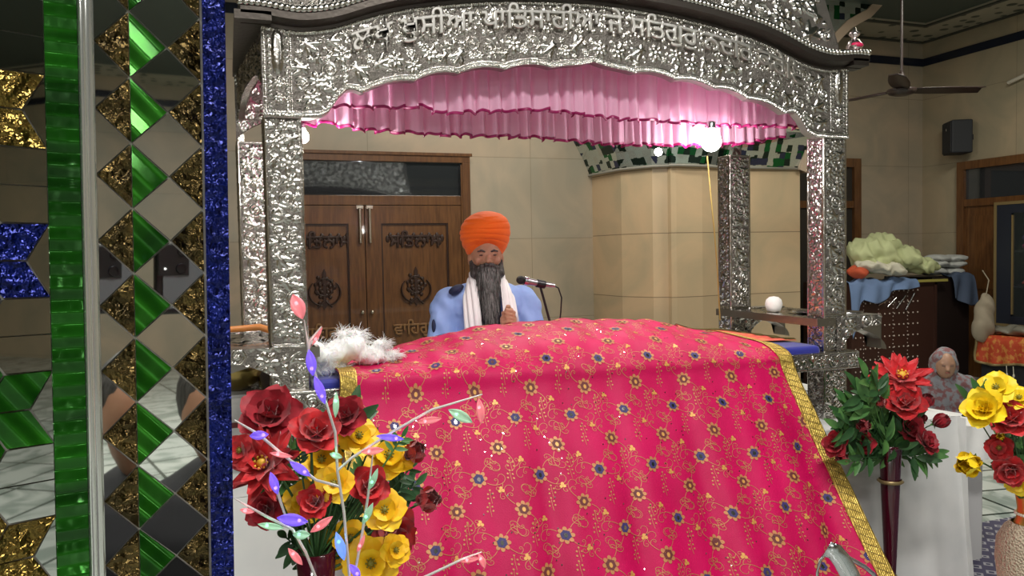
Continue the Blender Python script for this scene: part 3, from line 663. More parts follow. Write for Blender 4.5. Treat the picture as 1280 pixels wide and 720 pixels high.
# ------------------------------------------------------------------ frilled valance
sheer=bpy.data.materials.new('pink sheer frill'); sheer.use_nodes=True; n,l=nodes_of(sheer); b=n['Principled BSDF']; b.inputs['Base Color'].default_value=(.86,.50,.68,1); b.inputs['Roughness'].default_value=.6; b.inputs['Sheen Weight'].default_value=.5
tr=n.new('ShaderNodeBsdfTranslucent'); tr.inputs[0].default_value=(.92,.60,.78,1); mixs=n.new('ShaderNodeMixShader'); mixs.inputs[0].default_value=.45
l.new(b.outputs[0],mixs.inputs[1]); l.new(tr.outputs[0],mixs.inputs[2]); l.new(mixs.outputs[0],n['Material Output'].inputs[0])
mag=mat('magenta satin piping',(.28,.003,.09),.45)
val=empty('frill_valance',(1.335,2.95,2.26),0,'pink two-tier gathered frill hanging inside the front silver arch','curtain')
def frill(x0,x1,y,ztop,hem,amp,freq,seed,name):
    rg=random.Random(seed); n_=700; ph=np.cumsum(np.array([freq*(.55+.9*rg.random()) for _ in range(60)])); xs=np.linspace(x0,x1,n_); th=np.interp(np.linspace(0,59,n_),range(60),ph)
    L=[]; hz=np.interp(xs,[h[0] for h in hem],[h[1] for h in hem])
    for i,x in enumerate(xs):
        row=[]
        for t in np.linspace(0,1,16):
            f_=amp*(.35+.65*t)*(math.sin(th[i])+.4*math.sin(2.3*th[i]+1)); zz=ztop+(hz[i]-ztop)*t+.004*t*math.sin(th[i]*.7)+.003*t*math.sin(th[i]*1.9)
            row.append((x-1.335+amp*.8*t*math.cos(th[i]),y+f_-2.95,zz-2.26))
        L.append(row)
    L=np.array(L); o=MB().grid(L).build(name,sheer,val)
    e_=MB(); H=L[:,-1]; 
    e_.grid(np.stack([H+np.array([0,-.003,.007]),H+np.array([0,-.004,-.003]),H+np.array([0,.003,-.003])],1)); e_.build('piping',mag,o)
    return o
H1=[at(x,y,2.9)[[0,2]] for x,y in ((385,140),(425,133),(480,136),(530,134),(545,142),(600,141),(680,138),(765,149),(840,153),(900,158),(960,158),(1000,160))]
H2=[at(x,y,3.02)[[0,2]] for x,y in ((375,157),(418,155),(450,163),(560,170),(660,172),(760,181),(870,183),(930,180),(965,174),(1010,163))]
frill(.27,2.42,2.9,2.262,[(p[0],p[1]) for p in H1],.016,3.9,3,'upper_tier'); frill(.27,2.42,3.02,2.262,[(p[0],p[1]) for p in H2],.016,4.3,4,'lower_tier')
# side valance
vs=empty('side_valance',(.2,3.1,2.2),0,'pink frill hanging along the left side of the silver canopy','curtain')
L=[]
for i,y in enumerate(np.linspace(2.93,3.42,160)):
    L.append([(.035+.0*t+.012*math.sin(i*.45)*(.4+t)+.02,y-3.1,-.0+.06-t*(.22+.01*math.sin(i*.3))) for t in np.linspace(0,1,10)])
L=np.array(L)-np.array([.02,0,0]); MB().grid(L).build('frill_sheet',sheer,vs)
MB().tube([p+np.array([0,0,0]) for p in L[:,-1]],.004,5).build('piping',mag,vs)
# ------------------------------------------------------------------ bulbs
def bulb(loc,r,power,label,strength):
    e=empty('light_bulb',loc,0,label,'bulb')
    MB().lathe([(0,-r*1.0),(r*.5,-r*.87),(r*.87,-r*.5),(r,0),(r*.87,r*.5),(r*.55,r*.95),(r*.42,r*1.3)],(0,0,0),24).build('glass_globe',mat('lit bulb glass',(1,1,1),.3,emit=((1,.97,.93),strength)),e)
    MB().lathe([(r*.44,r*1.25),(r*.46,r*1.9),(r*.3,r*2.0),(0,r*2.0)],(0,0,0),20).build('screw_cap',chrome,e)
    lp=bpy.data.lights.new('bulb_light','POINT'); lp.energy=power; lp.shadow_soft_size=r*1.1; lp.color=(1,.96,.92); lo=bpy.data.objects.new('bulb_light',lp); col.objects.link(lo); lo.parent=e; lo.location=(0,0,-r*.9-.03)
    return e
bulb(at(889,177,2.87),.042,8,'large glowing white bulb hanging under the right end of the frill',40)
bulb(at(378,171,2.99),.024,9,'small glowing white bulb beside the front left silver post',40)
for (x,y) in ((823,190),):
    o=MB().ell(at(x,y,5.2),(.028,.028,.028)).build('small_lamp',mat('lit bulb glass')); tag(o,'tiny lit bulb in front of the mirrored pier capital','bulb')
    MB().tube([at(x,y,5.2)+np.array([0,0,.02]),np.array([at(x,y,5.2)[0],5.2,ZC])],.003,6).build('lamp_wire',black,o)
o=MB().tube([at(884,195,3.1),at(888,240,3.12),at(893,290,3.2),at(897,340,3.3),at(899,382,3.38),at(900,400,3.40)],.0035,6).build('hanging_cord',mat('yellow cord',(.45,.33,.10),.6)); tag(o,'thin yellow cord hanging from the right bulb beside the back silver post','cord')
# ------------------------------------------------------------------ chaur (whisk)
ch=empty('fly_whisk',(.35,2.88,1.1),0,'white yak hair whisk with orange wooden handle lying on the left of the bed','whisk')
hx=lambda p:np.array(p)-np.array([.35,2.88,1.1])
hp=[at(286,412,3.10),at(325,409,3.12),at(360,420,3.06),at(390,440,3.0)]
MB().tube([hx(p) for p in hp],[.011,.013,.013,.015],12).build('handle',mat('orange varnished wood',(.72,.27,.06),.35),ch)
pts_=[((388,456),.035),((394,438),.045),((405,446),.06),((424,440),.065),((440,432),.068),((455,444),.055),((472,446),.045),((490,446),.030),((430,420),.032),((446,420),.028),((475,432),.030),((415,455),.04),((392,462),.028),((406,463),.03),((424,462),.03)]
hm_=MB()
for (x,y),rr in pts_: hm_.ell(hx(at(x,y,2.9)),(rr*.8,rr,rr*.62),16,10)
hairm=mat('white yak hair',(.93,.93,.92),.8,sheen=.3,sss=.2)
def fz(co):
    c=co.copy(); c[:,2]+=.006*np.sin(co[:,0]*90+co[:,1]*50)+.004*np.sin(co[:,0]*230)*np.cos(co[:,1]*190); return c
hb=remesh(hm_,'hair_tuft',hairm,ch,.008,3,fz)
hs=MB(); rg=random.Random(8)
for k in range(4200):
    (x,y),rr=pts_[rg.randrange(len(pts_))]; c0=hx(at(x,y,2.9)); a=rg.random()*2*PI; e_=rg.random()*1.2+.1
    d=np.array([math.cos(a)*math.cos(e_),math.sin(a)*math.cos(e_),math.sin(e_)*.75]); p=c0+d*np.array([rr*.75,rr*.95,rr*.6]); v=np.array([rg.gauss(.45,.6),rg.gauss(0,.5),rg.gauss(.1,.35)]); q=[p]
    L_=rg.uniform(.02,.05)
    for s_ in range(4): v=v+np.array([rg.gauss(0,.35),rg.gauss(0,.3),rg.gauss(-.12,.3)]); q.append(q[-1]+v/np.linalg.norm(v)*L_/4)
    hs.tube(q,[.0007,.0007,.0006,.0005,.0003],3,caps=False)
hs.build('loose_hair',hairm,ch,kind='stuff')
# ------------------------------------------------------------------ items on the right shelf
o=MB().lathe([(0,0),(.085,0),(.10,.006),(.102,.009),(.08,.005),(0,.004)],(2.56,3.02,1.197),32).build('steel_plate',chrome); tag(o,'round steel plate lying on the right silver shelf','plate')
wb=MB(); wb.lathe([(0,0),(.03,.0),(.038,.02),(.041,.036),(.036,.055),(.022,.068),(0,.072)],(2.47,3.2,1.197),24); o=wb.build('white_cotton_ball',mat('white cotton',(.9,.89,.86),.8,bump=('noise',30,.2))); tag(o,'round white ball standing on the right silver shelf','ornament')
o=MB().lathe([(0,0),(.07,0),(.075,.008),(.06,.004),(0,.003)],(2.66,2.93,1.197),28).build('steel_plate',chrome); tag(o,'small steel plate at the outer edge of the right silver shelf','plate')
# ------------------------------------------------------------------ platform
pl=empty('platform',(1.2,3.4,0),0,'low white cloth-covered platform under the silver canopy','platform')
def plb(mb,n_,m): o=mb.build(n_,m,pl); o.location=-Vector(pl.location); return o
top=MB(); gx,gy=np.meshgrid(np.linspace(-1.2,2.98,90),np.linspace(2.62,4.4,50),indexing='ij'); top.grid(np.stack([gx,gy,.748+.004*np.sin(gx*7+gy*5)+.003*np.sin(gx*19-gy*9)],-1))
plb(MB().box(-1.18,2.96,2.66,4.38,0,.735),'deck',grey_cl); plb(top,'top_sheet',white_cl)
L=[]
for i,x in enumerate(np.linspace(-1.2,3.0,400)):
    row=[]
    for t in np.linspace(0,1,24): 
        a=math.sin(x*7+.6*math.sin(x*3))*.6+math.sin(x*17)*.3
        row.append((x+.05*t*(x>2.5)*(x-2.5)*2,2.62-.045*t+.016*a*t-.02*math.exp(-((x-2.78)/.05)**2)*t,.75-.75*t if t>0 else .752))
    L.append(row)
plb(MB().grid(L),'front_skirt',white_cl)
L=[]
for y in np.linspace(2.575,4.4,60): L.append([(2.98+.05*t+.012*math.sin(y*14)*t,y,.75-.75*t) for t in np.linspace(0,1,10)])
plb(MB().grid(L),'side_skirt',white_cl)
o=MB().box(3.02,3.33,2.78,3.5,0,.66); ob=o.build('side_table',[grey_cl]); bevel(ob,.01); tag(ob,'low grey sheet-wrapped box at the right end of the platform','box')
sh=empty('white_sheet',(3.1,2.9,.7),0,'loose white sheet draped over the box beside the red rose vase','cloth')
gx,gy=np.meshgrid(np.linspace(2.85,3.36,50),np.linspace(2.72,3.5,50),indexing='ij'); zz=.672+.075*np.clip((3.02-gx)/.17,0,1)+.02*np.sin(gx*20+gy*8)*.3
G=np.stack([gx,gy,zz],-1)-np.array([3.1,2.9,.7]); m=MB().grid(G)
L=[]
for i in range(50): p=G[i,0]; L.append([p+np.array([0,-.012*k-.006*math.sin(i*.5+k),-.028*k]) for k in range(6)])
m.grid(L); m.build('sheet_top',white_cl,sh)
# carpet
cpm=bpy.data.materials.new('navy grey patterned carpet'); cpm.use_nodes=True; n,l=nodes_of(cpm); b=n['Principled BSDF']; b.inputs['Roughness'].default_value=.95
tc=n.new('ShaderNodeTexCoord'); wv=n.new('ShaderNodeTexVoronoi'); wv.distance='MANHATTAN'; wv.inputs['Scale'].default_value=14; wv.inputs['Randomness'].default_value=.1; l.new(tc.outputs['Object'],wv.inputs['Vector'])
r=n.new('ShaderNodeValToRGB'); r.color_ramp.interpolation='CONSTANT'; e=r.color_ramp.elements; e[0].color=(.04,.04,.08,1); e[1].position=.3; e[1].color=(.30,.29,.32,1); q=e.new(.5); q.color=(.06,.055,.10,1)
l.new(wv.outputs['Distance'],r.inputs[0]); l.new(r.outputs[0],b.inputs['Base Color'])
o=MB().box(2.6,4.3,1.2,3.15,0,.012).build('carpet',cpm); tag(o,'navy and grey patterned carpet on the marble floor at lower right','carpet')
# ------------------------------------------------------------------ granthi
skin=mat('brown skin',(.50,.27,.17),.5,sss=.08,var=((.42,.21,.125),20)); blackh=mat('black hair',(.016,.013,.012),.55,var=((.10,.095,.09),30,(6,6,.6)))
MANB=np.array([1.185,3.72,.76]); man=empty('person',MANB,R(-11),'seated man in orange turban, light blue shirt and white scarf behind the pink cloth','person')
def lm(x,y,z): return (x,y,z)
b_=MB(); HZ=.715   # eye height above seat
b_.ell((0,.02,.15),(.20,.15,.15)); b_.ell((0,.03,.36),(.165,.115,.22)); b_.ell((0,.02,.50),(.20,.10,.11))
b_.cap((0,.01,.53),.062,(0,-.02,.64),.055)
b_.ell((0,-.02,.735),(.075,.092,.108),24,16); b_.ell((0,-.035,.675),(.058,.066,.06),20,12)
b_.ell((0,-.108,.712),(.014,.018,.024)); b_.cap((0,-.098,.742),.010,(0,-.116,.706),.013); b_.ell((-.012,-.104,.700),(.010,.010,.008)); b_.ell((.012,-.104,.700),(.010,.010,.008))
for s in (-1,1):
    b_.ell((s*.030,-.090,.752),(.024,.014,.009)); b_.ell((s*.04,-.080,.705),(.022,.018,.022)); b_.ell((s*.078,-.01,.715),(.010,.022,.032)); b_.ell((s*.030,-.094,.730),(.014,.010,.010))
    b_.cap((s*.185,.02,.50),.062,(s*.235,-.04,.25),.046); b_.cap((s*.235,-.04,.25),.044,(s*.055+.04,-.27,.34),.028)
    b_.cap((s*.055+.04,-.27,.34),.026,(s*.020+.055,-.30,.375),.022)
    b_.cap((s*.11,0,.11),.085,(s*.36,-.22,.08),.06); b_.cap((s*.36,-.22,.08),.058,(s*-.02,-.33,.06),.04)
    # hands: palm + fingers angled up, pressed together
    px_=s*.014+.058
    hc=.062; b_.ell((hc+s*.020,-.312,.425),(.017,.022,.036),rot=Matrix.Rotation(s*.25,3,'Y'))
    for k,L_ in enumerate((.030,.036,.038,.034)):
        z_=.418+.0165*k; p0=(hc+s*.026,-.322,z_+.004); p1=(hc+s*.010,-.343,z_+.014); p2=(hc-s*(L_-.022),-.340-.004*(s>0),z_+.022)
        b_.cap(p0,.0088,p1,.0084,8); b_.cap(p1,.0084,p2,.0070,8)
    b_.cap((hc+s*.018,-.298,.440),.0105,(hc+s*.010,-.306,.478),.009,8); b_.cap((hc+s*.010,-.306,.478),.009,(hc+s*.004,-.316,.502),.0075,8)
body=remesh(b_,'body',skin,man,.0042,1)
# eyes, brows
for s in (-1,1):
    MB().ell((s*.030,-.1025,.733),(.0125,.004,.0045),12,8).build('eyelid',mat('dark closed eyelid',(.10,.05,.04),.5),man)
    MB().tube([(s*.014,-.107,.749),(s*.030,-.109,.756),(s*.048,-.099,.751)],[.004,.0052,.003],8).build('eyebrow',blackh,man)
MB().ell((0,-.108,.672),(.022,.008,.006),14,8).build('lips',mat('lips',(.30,.10,.08),.5),man)
# turban
tur=MB(); prof=[]
def tprof(t): return np.interp(t,[0,.08,.2,.35,.5,.65,.78,.88,.95,1],[.080,.090,.106,.116,.119,.113,.097,.071,.040,.0])
rows=[]
for t in np.linspace(0,1,110):
    row=[]
    for q in range(96):
        a=2*PI*q/96; x=math.cos(a); y=math.sin(a); front=max(0,-y)
        tilt=.10*x*(1 if t<.8 else .4)+.14*front*(1-t)**1.5*0
        ph=(t+ .10*abs(x)*-1+.05*x)*21; lay=abs(math.sin(ph))**.5
        rr=float(tprof(t))*(1+.045*lay*min(1,(1-t)*5)*min(1,t*12+.2))
        z=.765+float(np.interp(t,[0,.5,.78,.9,.97,1],[0,.092,.146,.169,.180,.182]))+.0*x - .035*(1-t)**2*(abs(x)**1.5) + .022*front*(1-t)**2 + (.010*x*float(np.interp(t,[.3,.6,.85,1],[0,1,.6,0]))) -.03*max(0,y)*(1-t)
        row.append((rr*x*1.0,rr*y*1.12-.005,z))
    rows.append(row)
tur.grid(rows,0,True,False,True); tur.build('turban',mat('orange cotton turban',(.95,.15,.004),.8,sheen=.1,bump=('noise',60,.15)),man)
# beard
bd=MB(); bd.ell((0,-.075,.655),(.063,.052,.046)); bd.ell((0,-.098,.61),(.060,.045,.07)); bd.ell((.003,-.125,.54),(.045,.034,.085)); bd.ell((.006,-.150,.46),(.028,.022,.08)); bd.cap((.008,-.16,.44),.02,(.010,-.175,.36),.006)
for s in (-1,1): bd.cap((s*.068,-.03,.70),.014,(s*.052,-.07,.645),.03); bd.cap((s*.01,-.118,.689),.010,(s*.042,-.098,.672),.014)
def bf(co): c=co.copy(); c[:,0]+=.0025*np.sin(co[:,0]*260+co[:,2]*20); c[:,1]+=.003*np.sin(co[:,0]*330+co[:,2]*14); return c
beard=remesh(bd,'beard',blackh,man,.005,2,bf)
hs=MB(); rg=random.Random(3)
for k in range(700):
    t=rg.random()**.8; zz=.68-.25*t; wx=np.interp(t,[0,.3,.7,1],[.060,.052,.034,.014]); u_=rg.uniform(-1,1); x=wx*u_; y=-.075-.08*t-.05*math.sqrt(1-u_*u_)*(1-.4*t)
    q=[(x,y,zz)]; vx=rg.gauss(0,.12)-x*1.5; 
    for s_ in range(4): q.append((q[-1][0]+vx*.02,q[-1][1]-.006+rg.gauss(0,.002),q[-1][2]-rg.uniform(.015,.028)))
    hs.tube(q,[.0012,.0012,.001,.0008,.0003],3,mi=1 if rg.random()<.35+.3*(abs(u_)<.4) else 0,caps=False)
hs.build('beard_strands',[blackh,mat('grey hair',(.26,.25,.24),.55)],beard)
# shirt
k_=MB(); k_.ell((0,.03,.12),(.235,.18,.16)); k_.ell((0,.035,.36),(.20,.145,.24)); k_.ell((0,.02,.49),(.215,.128,.125)); 
for s in (-1,1):
    k_.cap((s*.17,.03,.51),.074,(s*.205,.02,.47),.075); k_.cap((s*.185,.025,.50),.078,(s*.245,-.04,.25),.066); k_.cap((s*.245,-.04,.25),.064,(s*.08+.03,-.245,.325),.043)
k_.cap((0,.02,.54),.10,(0,.005,.60),.070)
def kf(co):
    c=co.copy(); c[:,0]+=.004*np.sin(co[:,2]*60+co[:,1]*40)*np.sin(co[:,0]*22); c[:,1]+=.005*np.sin(co[:,2]*45+co[:,0]*60); return c
shirt=remesh(k_,'shirt',mat('light blue cotton',(.30,.43,.78),.8,var=((.25,.37,.72),12)),man,.007,3,kf)
MB().ell((-.150,-.045,.572),(.040,.045,.020),14,8,rot=Matrix.Rotation(-.45,3,'Y')).build('dark_shoulder_strap',mat('navy webbing',(.015,.02,.06),.7),man)
MB().ell((-.262,-.055,.40),(.010,.022,.032),14,8).build('sleeve_badge',mat('navy webbing'),man)
MB().ell((.006,-.088,.47),(.055,.035,.15),18,12).build('black_waistcoat',mat('black cloth',(.012,.012,.016),.8),man)
# scarf
def scarf():
    L=[]; path=[(-.075,-.185,.22,1),(-.085,-.175,.34,1),(-.092,-.155,.45,1),(-.094,-.105,.55,1),(-.085,-.03,.615,1),(-.055,.06,.635,1),(0,.095,.64,1),(.055,.06,.635,1),(.085,-.03,.615,1),(.096,-.105,.55,1),(.100,-.155,.45,1),(.103,-.175,.34,1),(.105,-.185,.22,1)]
    n_=120; T=np.linspace(0,len(path)-1,n_); P=np.stack([np.interp(T,range(len(path)),[p[i] for p in path]) for i in range(3)],1)
    for it in range(6): P[1:-1]=(P[:-2]+P[1:-1]*2+P[2:])/4
    d=np.gradient(P,axis=0); d/=np.linalg.norm(d,axis=1,keepdims=True)
    for i in range(n_):
        c=P[i]; ctr=np.array([0,.01,c[2]]); o_=c-ctr; o_/=np.linalg.norm(o_); w_=np.cross(d[i],o_); w_/=np.linalg.norm(w_); o2=np.cross(w_,d[i])
        if o2@o_<0: o2=-o2
        row=[]
        for q in np.linspace(-1,1,22):
            row.append(c+w_*q*.040+o2*(.008*math.cos(q*9+i*.02)-.012*q*q))
        L.append(row)
    o=MB().grid(L).build('scarf',mat('white muslin scarf',(.86,.84,.84),.85,bump=('noise',30,.2)),man); s=o.modifiers.new('s','SOLIDIFY'); s.thickness=.006
scarf()
# microphone
mic=empty('microphone_stand',at(690,405,3.36)*np.array([1,1,0])+np.array([0,0,1.19]),0,'silver and black microphone on a thin stand in front of the seated man','microphone')
ml=Vector(mic.location); mm=lambda p:Vector(p)-ml
m0,m1,m2=at(648,349.5,3.36),at(672,354,3.36),at(697,357.5,3.36)
MB().ell(mm(at(651,350,3.36)),(.021,.019,.019),18,12).build('grille',mat('dark mesh grille',(.03,.03,.03),.5,.6,bump=('vor',600,.5)),mic)
MB().tube([mm(at(655,350.8,3.36)),mm(at(659,351.5,3.36))],[.020,.020],16).build('collar_ring',chrome,mic)
MB().tube([mm(at(659,351.5,3.36)),mm(at(676,354.6,3.36)),mm(at(693,357,3.36))],[.017,.013,.010],16).build('handle',mat('grey metal mic body',(.45,.45,.46),.3,.9),mic)
MB().tube([mm(at(671,354,3.36)),mm(at(681,356,3.36))],[.019,.018],14).build('clip',black,mic)
MB().tube([mm(at(675,357,3.36)),mm(at(680,375,3.36)),mm(at(688,405,3.36)),mm(at(692,425,3.36))],.006,10).build('stand_pole',black,mic)
MB().tube([mm(at(692,357,3.36)),mm(at(698,360,3.36)),mm(at(702,372,3.36)),mm(at(701,390,3.36)),mm(at(699,408,3.37)),mm(at(700,425,3.38))],.0035,8).build('cable',black,mic)
# ------------------------------------------------------------------ seated woman
WB_=np.array([5.10,4.62,0]); wo=empty('person',WB_,R(-35),'seated woman wrapped in a pink and grey patterned shawl, head bowed','person')
b2=MB(); b2.ell((0,0,.14),(.26,.2,.14)); b2.ell((0,.02,.32),(.15,.12,.2)); b2.ell((0,-.01,.44),(.17,.1,.09)); b2.cap((0,-.03,.47),.05,(0,-.07,.54),.048); b2.ell((0,-.10,.60),(.07,.085,.10),20,14); b2.cap((0,-.175,.60),.009,(0,-.19,.575),.013)
for s in (-1,1): b2.cap((s*.16,0,.44),.05,(s*.2,-.08,.22),.04); b2.cap((s*.2,-.08,.22),.038,(s*.04,-.22,.18),.028); b2.cap((s*.1,0,.1),.08,(s*.3,-.22,.08),.06); b2.ell((s*.028,-.168,.618),(.02,.012,.008)); b2.ell((s*.03,-.24,.18),(.035,.03,.018))
for s in (-1,1):
    for k in range(4): b2.cap((s*.03-.018+.012*k,-.255,.18),.008,(s*.03-.018+.012*k,-.295,.165),.007,8)
    b2.cap((s*.03+s*.028,-.235,.185),.009,(s*.03+s*.02,-.27,.19),.007,8)
remesh(b2,'body',mat('tan skin',(.36,.20,.13),.5),wo,.008,2)
for s in (-1,1): MB().ell((s*.028,-.182,.605),(.012,.004,.004)).build('eyelid',mat('dark closed eyelid'),wo)
MB().ell((0,-.178,.553),(.018,.007,.006)).build('lips',mat('lips'),wo)
shm=mat('patterned pink grey shawl',(.20,.085,.09),.85,var=((.22,.225,.25),26,(1,1,1),(.44,.54)))
b3=MB(); b3.ell((0,.03,.14),(.30,.25,.17)); b3.ell((0,.03,.32),(.205,.17,.24)); b3.ell((0,.02,.44),(.205,.14,.11)); b3.cap((0,.0,.48),.085,(0,-.05,.58),.10); b3.ell((0,-.062,.615),(.096,.10,.118),24,16)
for s in (-1,1): b3.cap((s*.17,0,.44),.075,(s*.225,-.07,.22),.08); b3.cap((s*.22,-.07,.22),.07,(s*.08,-.19,.18),.06)
def wf(co):
    c=co.copy(); c[:,1]+=.008*np.sin(co[:,0]*50+co[:,2]*20); c[:,0]+=.006*np.sin(co[:,2]*40+co[:,1]*30)
    d=((co[:,0]/.062)**2+((co[:,2]-.585)/.085)**2); k=(d<1)&(co[:,1]<-.06); c[k,1]+=.09*np.sqrt(1-d[k])+.01; return c
remesh(b3,'shawl',shm,wo,.009,3,wf)
# ------------------------------------------------------------------ mirrored pillar in the foreground
mirror=mat('old mirror glass',(.74,.76,.72),.02,1)
goldg=mat('brown gold pressed glass',(.20,.135,.045),.22,.85,bump=[('noise',230,1.0),('vor',120,.9)],var=((.07,.05,.02),60))
greeng=mat('green ribbed glass',(.025,.22,.012),.14,.55,bump=[('wavez',24,1.0),('noise',60,.2)],var=((.010,.085,.006),14,(.6,.6,3.0)))
greend=mat('green ribbed diamond glass',(.05,.34,.02),.12,.5,bump=[('waved',26,1.0)],var=((.012,.10,.008),22,(1,1,1)))
blueg=mat('blue pressed foil glass',(.005,.015,.20),.15,.6,bump=[('noise',210,1.0),('vor',160,.6)],var=((.003,.008,.12),50))
grout=mat('grey grout',(.62,.60,.54),.7)
pil=empty('mirrored_pillar',(-.06,.5,0),0,'mirror mosaic pillar in the left foreground with green, blue and gold glass tiles','pillar')
def plan(x,Y): return np.array(at(x,350,Y)[:2])
def isect(x,P,az):  # ray of column x with vertical plane through P whose normal points towards azimuth
    d=FW+(x-640)/F_*RT-(350-360)/F_*UP; d=d[:2]; n_=np.array([-math.sin(az),-math.cos(az)]); return d*((P@n_)/(d@n_))
DEP=.50; Pb=plan(218,DEP); azB=math.atan2(Pb[0],Pb[1])
Q168=isect(168,Pb,azB); Q257=isect(256,Pb,azB); Q288=isect(287,Pb,azB)
azA=math.atan2(plan(138,DEP)[0],plan(138,DEP)[1]); Q120=isect(121,Q168,azA)
azG=azA-.10; Q105=isect(106,Q120*.985,azG); Q062=isect(63,Q105,azG); azL=azG-.22; Q_l=isect(-60,Q062,azL); Q_ll=isect(-330,Q062,azL)
pc=np.array([-.06,.5,0])
def fp(A,B,s,z,o=0):
    """point on the face A-B, s in 0..1 (metres/width), o outwards"""
    d=(B-A); L_=np.linalg.norm(d); d=d/L_; nn=np.array([d[1],-d[0]]); 
    if nn@A>0: nn=-nn
    p=A+d*s+nn*o; return np.array([p[0],p[1],z])-pc
ZT0,ZT1=0.0,3.9
def slab(A,B,o,th=.012,z0=ZT0,z1=ZT1,mi=0,mb=None):
    L_=np.linalg.norm(B-A); mb=mb or MB(); P=[fp(A,B,s,z,q) for q in (o,o-th) for s,z in ((0,z0),(L_,z0),(L_,z1),(0,z1))]
    mb.add(P,[(0,1,2,3),(7,6,5,4),(0,4,5,1),(1,5,6,2),(2,6,7,3),(3,7,4,0)],mi); return mb
core=MB(); ring=[Q_ll,Q_l,Q062,Q105,Q120,Q168,Q257,Q288]; back=[Q288+np.array([-.0,.22]),Q_ll+np.array([.05,.36])]
poly=[tuple(p*1.004-pc[:2]) for p in ring]+[tuple(p-pc[:2]) for p in back]; core.prism(poly,2,0,3.9); core.build('core',grout,pil)
slab(Q257+(Q288-Q257)*.08,Q288,.0022).build('blue_strip',blueg,pil)
slab(Q062,Q105+(Q062-Q105)*.06,.002).build('green_strip',greeng,pil)
m=MB(); c0=(Q105+Q120)/2; rad=np.linalg.norm(Q120-Q105)*.40
for (dx,rr) in ((-.55,.35),(.15,.62)):
    m.tube([np.array([*(c0+(Q120-Q105)*dx*.55),z])-pc-np.array([0,.0,0]) for z in (0,3.9)],rad*rr*1.6,20,caps=False)
m.build('glass_rod',mat('clear silvered glass rod',(.92,.94,.90),.10,.75,bump=('noise',30,.25,(1,1,.25))),pil)
def tiles(A,B,polys,name,m,o=.0016,inset=.00045,tilt=None,seed=0):
    mb=MB(); rg=random.Random(seed)
    for P in polys:
        P=np.array(P); c=P.mean(0); Q=[]
        for p in P: d=p-c; Ld=np.linalg.norm(d); Q.append(c+d*(1-inset*1.5/Ld))
        n_=len(Q); t1,t2=((rg.gauss(0,tilt),rg.gauss(0,tilt)) if tilt else (0,0))
        F=[fp(A,B,q[0],q[1],o+(q[0]-c[0])*t1+(q[1]-c[1])*t2) for q in Q]; K=[fp(A,B,q[0],q[1],.0) for q in Q]
        mb.add(F+K,[tuple(range(n_))]+[(i,(i+1)%n_,n_+(i+1)%n_,n_+i) for i in range(n_)])
    return mb.build(name,m,pil)
LA,LB=np.linalg.norm(Q168-Q120),np.linalg.norm(Q257-Q168)
def zpx(x,y,P): d=FW+(x-640)/F_*RT-(y-360)/F_*UP; return 1.5+d[2]*np.linalg.norm(P)/np.linalg.norm(d[:2])
PZ=zpx(168,17,Q168)-zpx(168,99,Q168); zref=zpx(168,15,Q168)
gr,br_,mrA,mrB,brR=[],[],[],[],[]
hx_=LB*.52
for k in range(-22,26):
    zt=zref-k*PZ; zm=zt-PZ/2; zb=zt-PZ
    gr.append([(0,zt),(hx_,zm),(0,zb)]); brR.append([(LB,zt),(hx_,zm),(LB,zb)]); mrB.append([(hx_,zm),(LB,zb),(hx_,zb-PZ/2),(0,zb)])
    br_.append([(LA,zt),(LA*.05,zm),(LA,zb)]); mrA.append([(LA*.05,zm),(LA,zb),(LA*.05,zb-PZ/2)])
tiles(Q168,Q257,gr,'green_tiles',greend); tiles(Q168,Q257,brR,'gold_tiles',goldg); tiles(Q168,Q257,mrB,'mirror_tiles',mirror,tilt=.002,seed=1)
tiles(Q120,Q168,br_,'gold_tiles',goldg); tiles(Q120,Q168,mrA,'mirror_tiles',mirror,tilt=.002,seed=2)
# star mosaic on the far left face
Lf=np.linalg.norm(Q062-Q_ll); S=(zpx(30,140,Q062)-zpx(30,327,Q062))/2; a_=S*.577; zc0=zpx(30,140,Q062)
cs=Lf-a_*1.5; sets={'gold':[], 'blue':[], 'green':[], 'mirror':[]}; order=['gold','blue','green','gold','blue','green','gold','gold','blue','green','gold','blue','green']
for k in range(-5,8):
    zc=zc0-k*2*S; kind=order[(k)%3] if k>=0 else order[(k+9)%3]
    if k==0: kind='gold'
    if k==1: kind='blue'
    if k==2: kind='green'
    if k==3: kind='gold'
    pt=lambda ang,r_,c=(cs,zc):(c[0]+r_*math.cos(R(ang)),c[1]+r_*math.sin(R(ang)))
    a2=S*.577
    for j in range(6):
        p1=pt(60*j,a2); p2=pt(60*j+60,a2); far=(p1[0]+p2[0]-cs,p1[1]+p2[1]-zc); sets[kind].append([(cs,zc),p1,far,p2])
    for sg in (1,-1):
        e=cs+sg*1.5*a2
        sets['mirror'].append([(cs+sg*a2,zc),(e,zc+.5*S),(e,zc-.5*S)])
        sets['mirror'].append([(cs,zc-S),(cs+sg*.5*a2,zc-.5*S),(e,zc-.5*S),(e,zc-S)])
        sets['mirror'].append([(cs,zc-S),(cs+sg*.5*a2,zc-1.5*S),(e,zc-1.5*S),(e,zc-S)])
for kk,mm_ in (('gold',mat('gold pressed glass',(.27,.18,.04),.22,.85,bump=[('noise',170,1.0),('vor',90,.8)],var=((.14,.09,.02),50))),('blue',blueg),('green',greend),('mirror',mirror)):
    tiles(Q_ll,Q062,sets[kk],kk+'_star_tiles' if kk!='mirror' else 'mirror_tiles',mm_,o=.0012 if kk=='mirror' else .0017,tilt=.003 if kk=='mirror' else None,seed=5)
pil.rotation_euler=(0,LEAN,0); pil.location=Vector(pc)+Vector((-1.5*math.sin(LEAN),0,0))
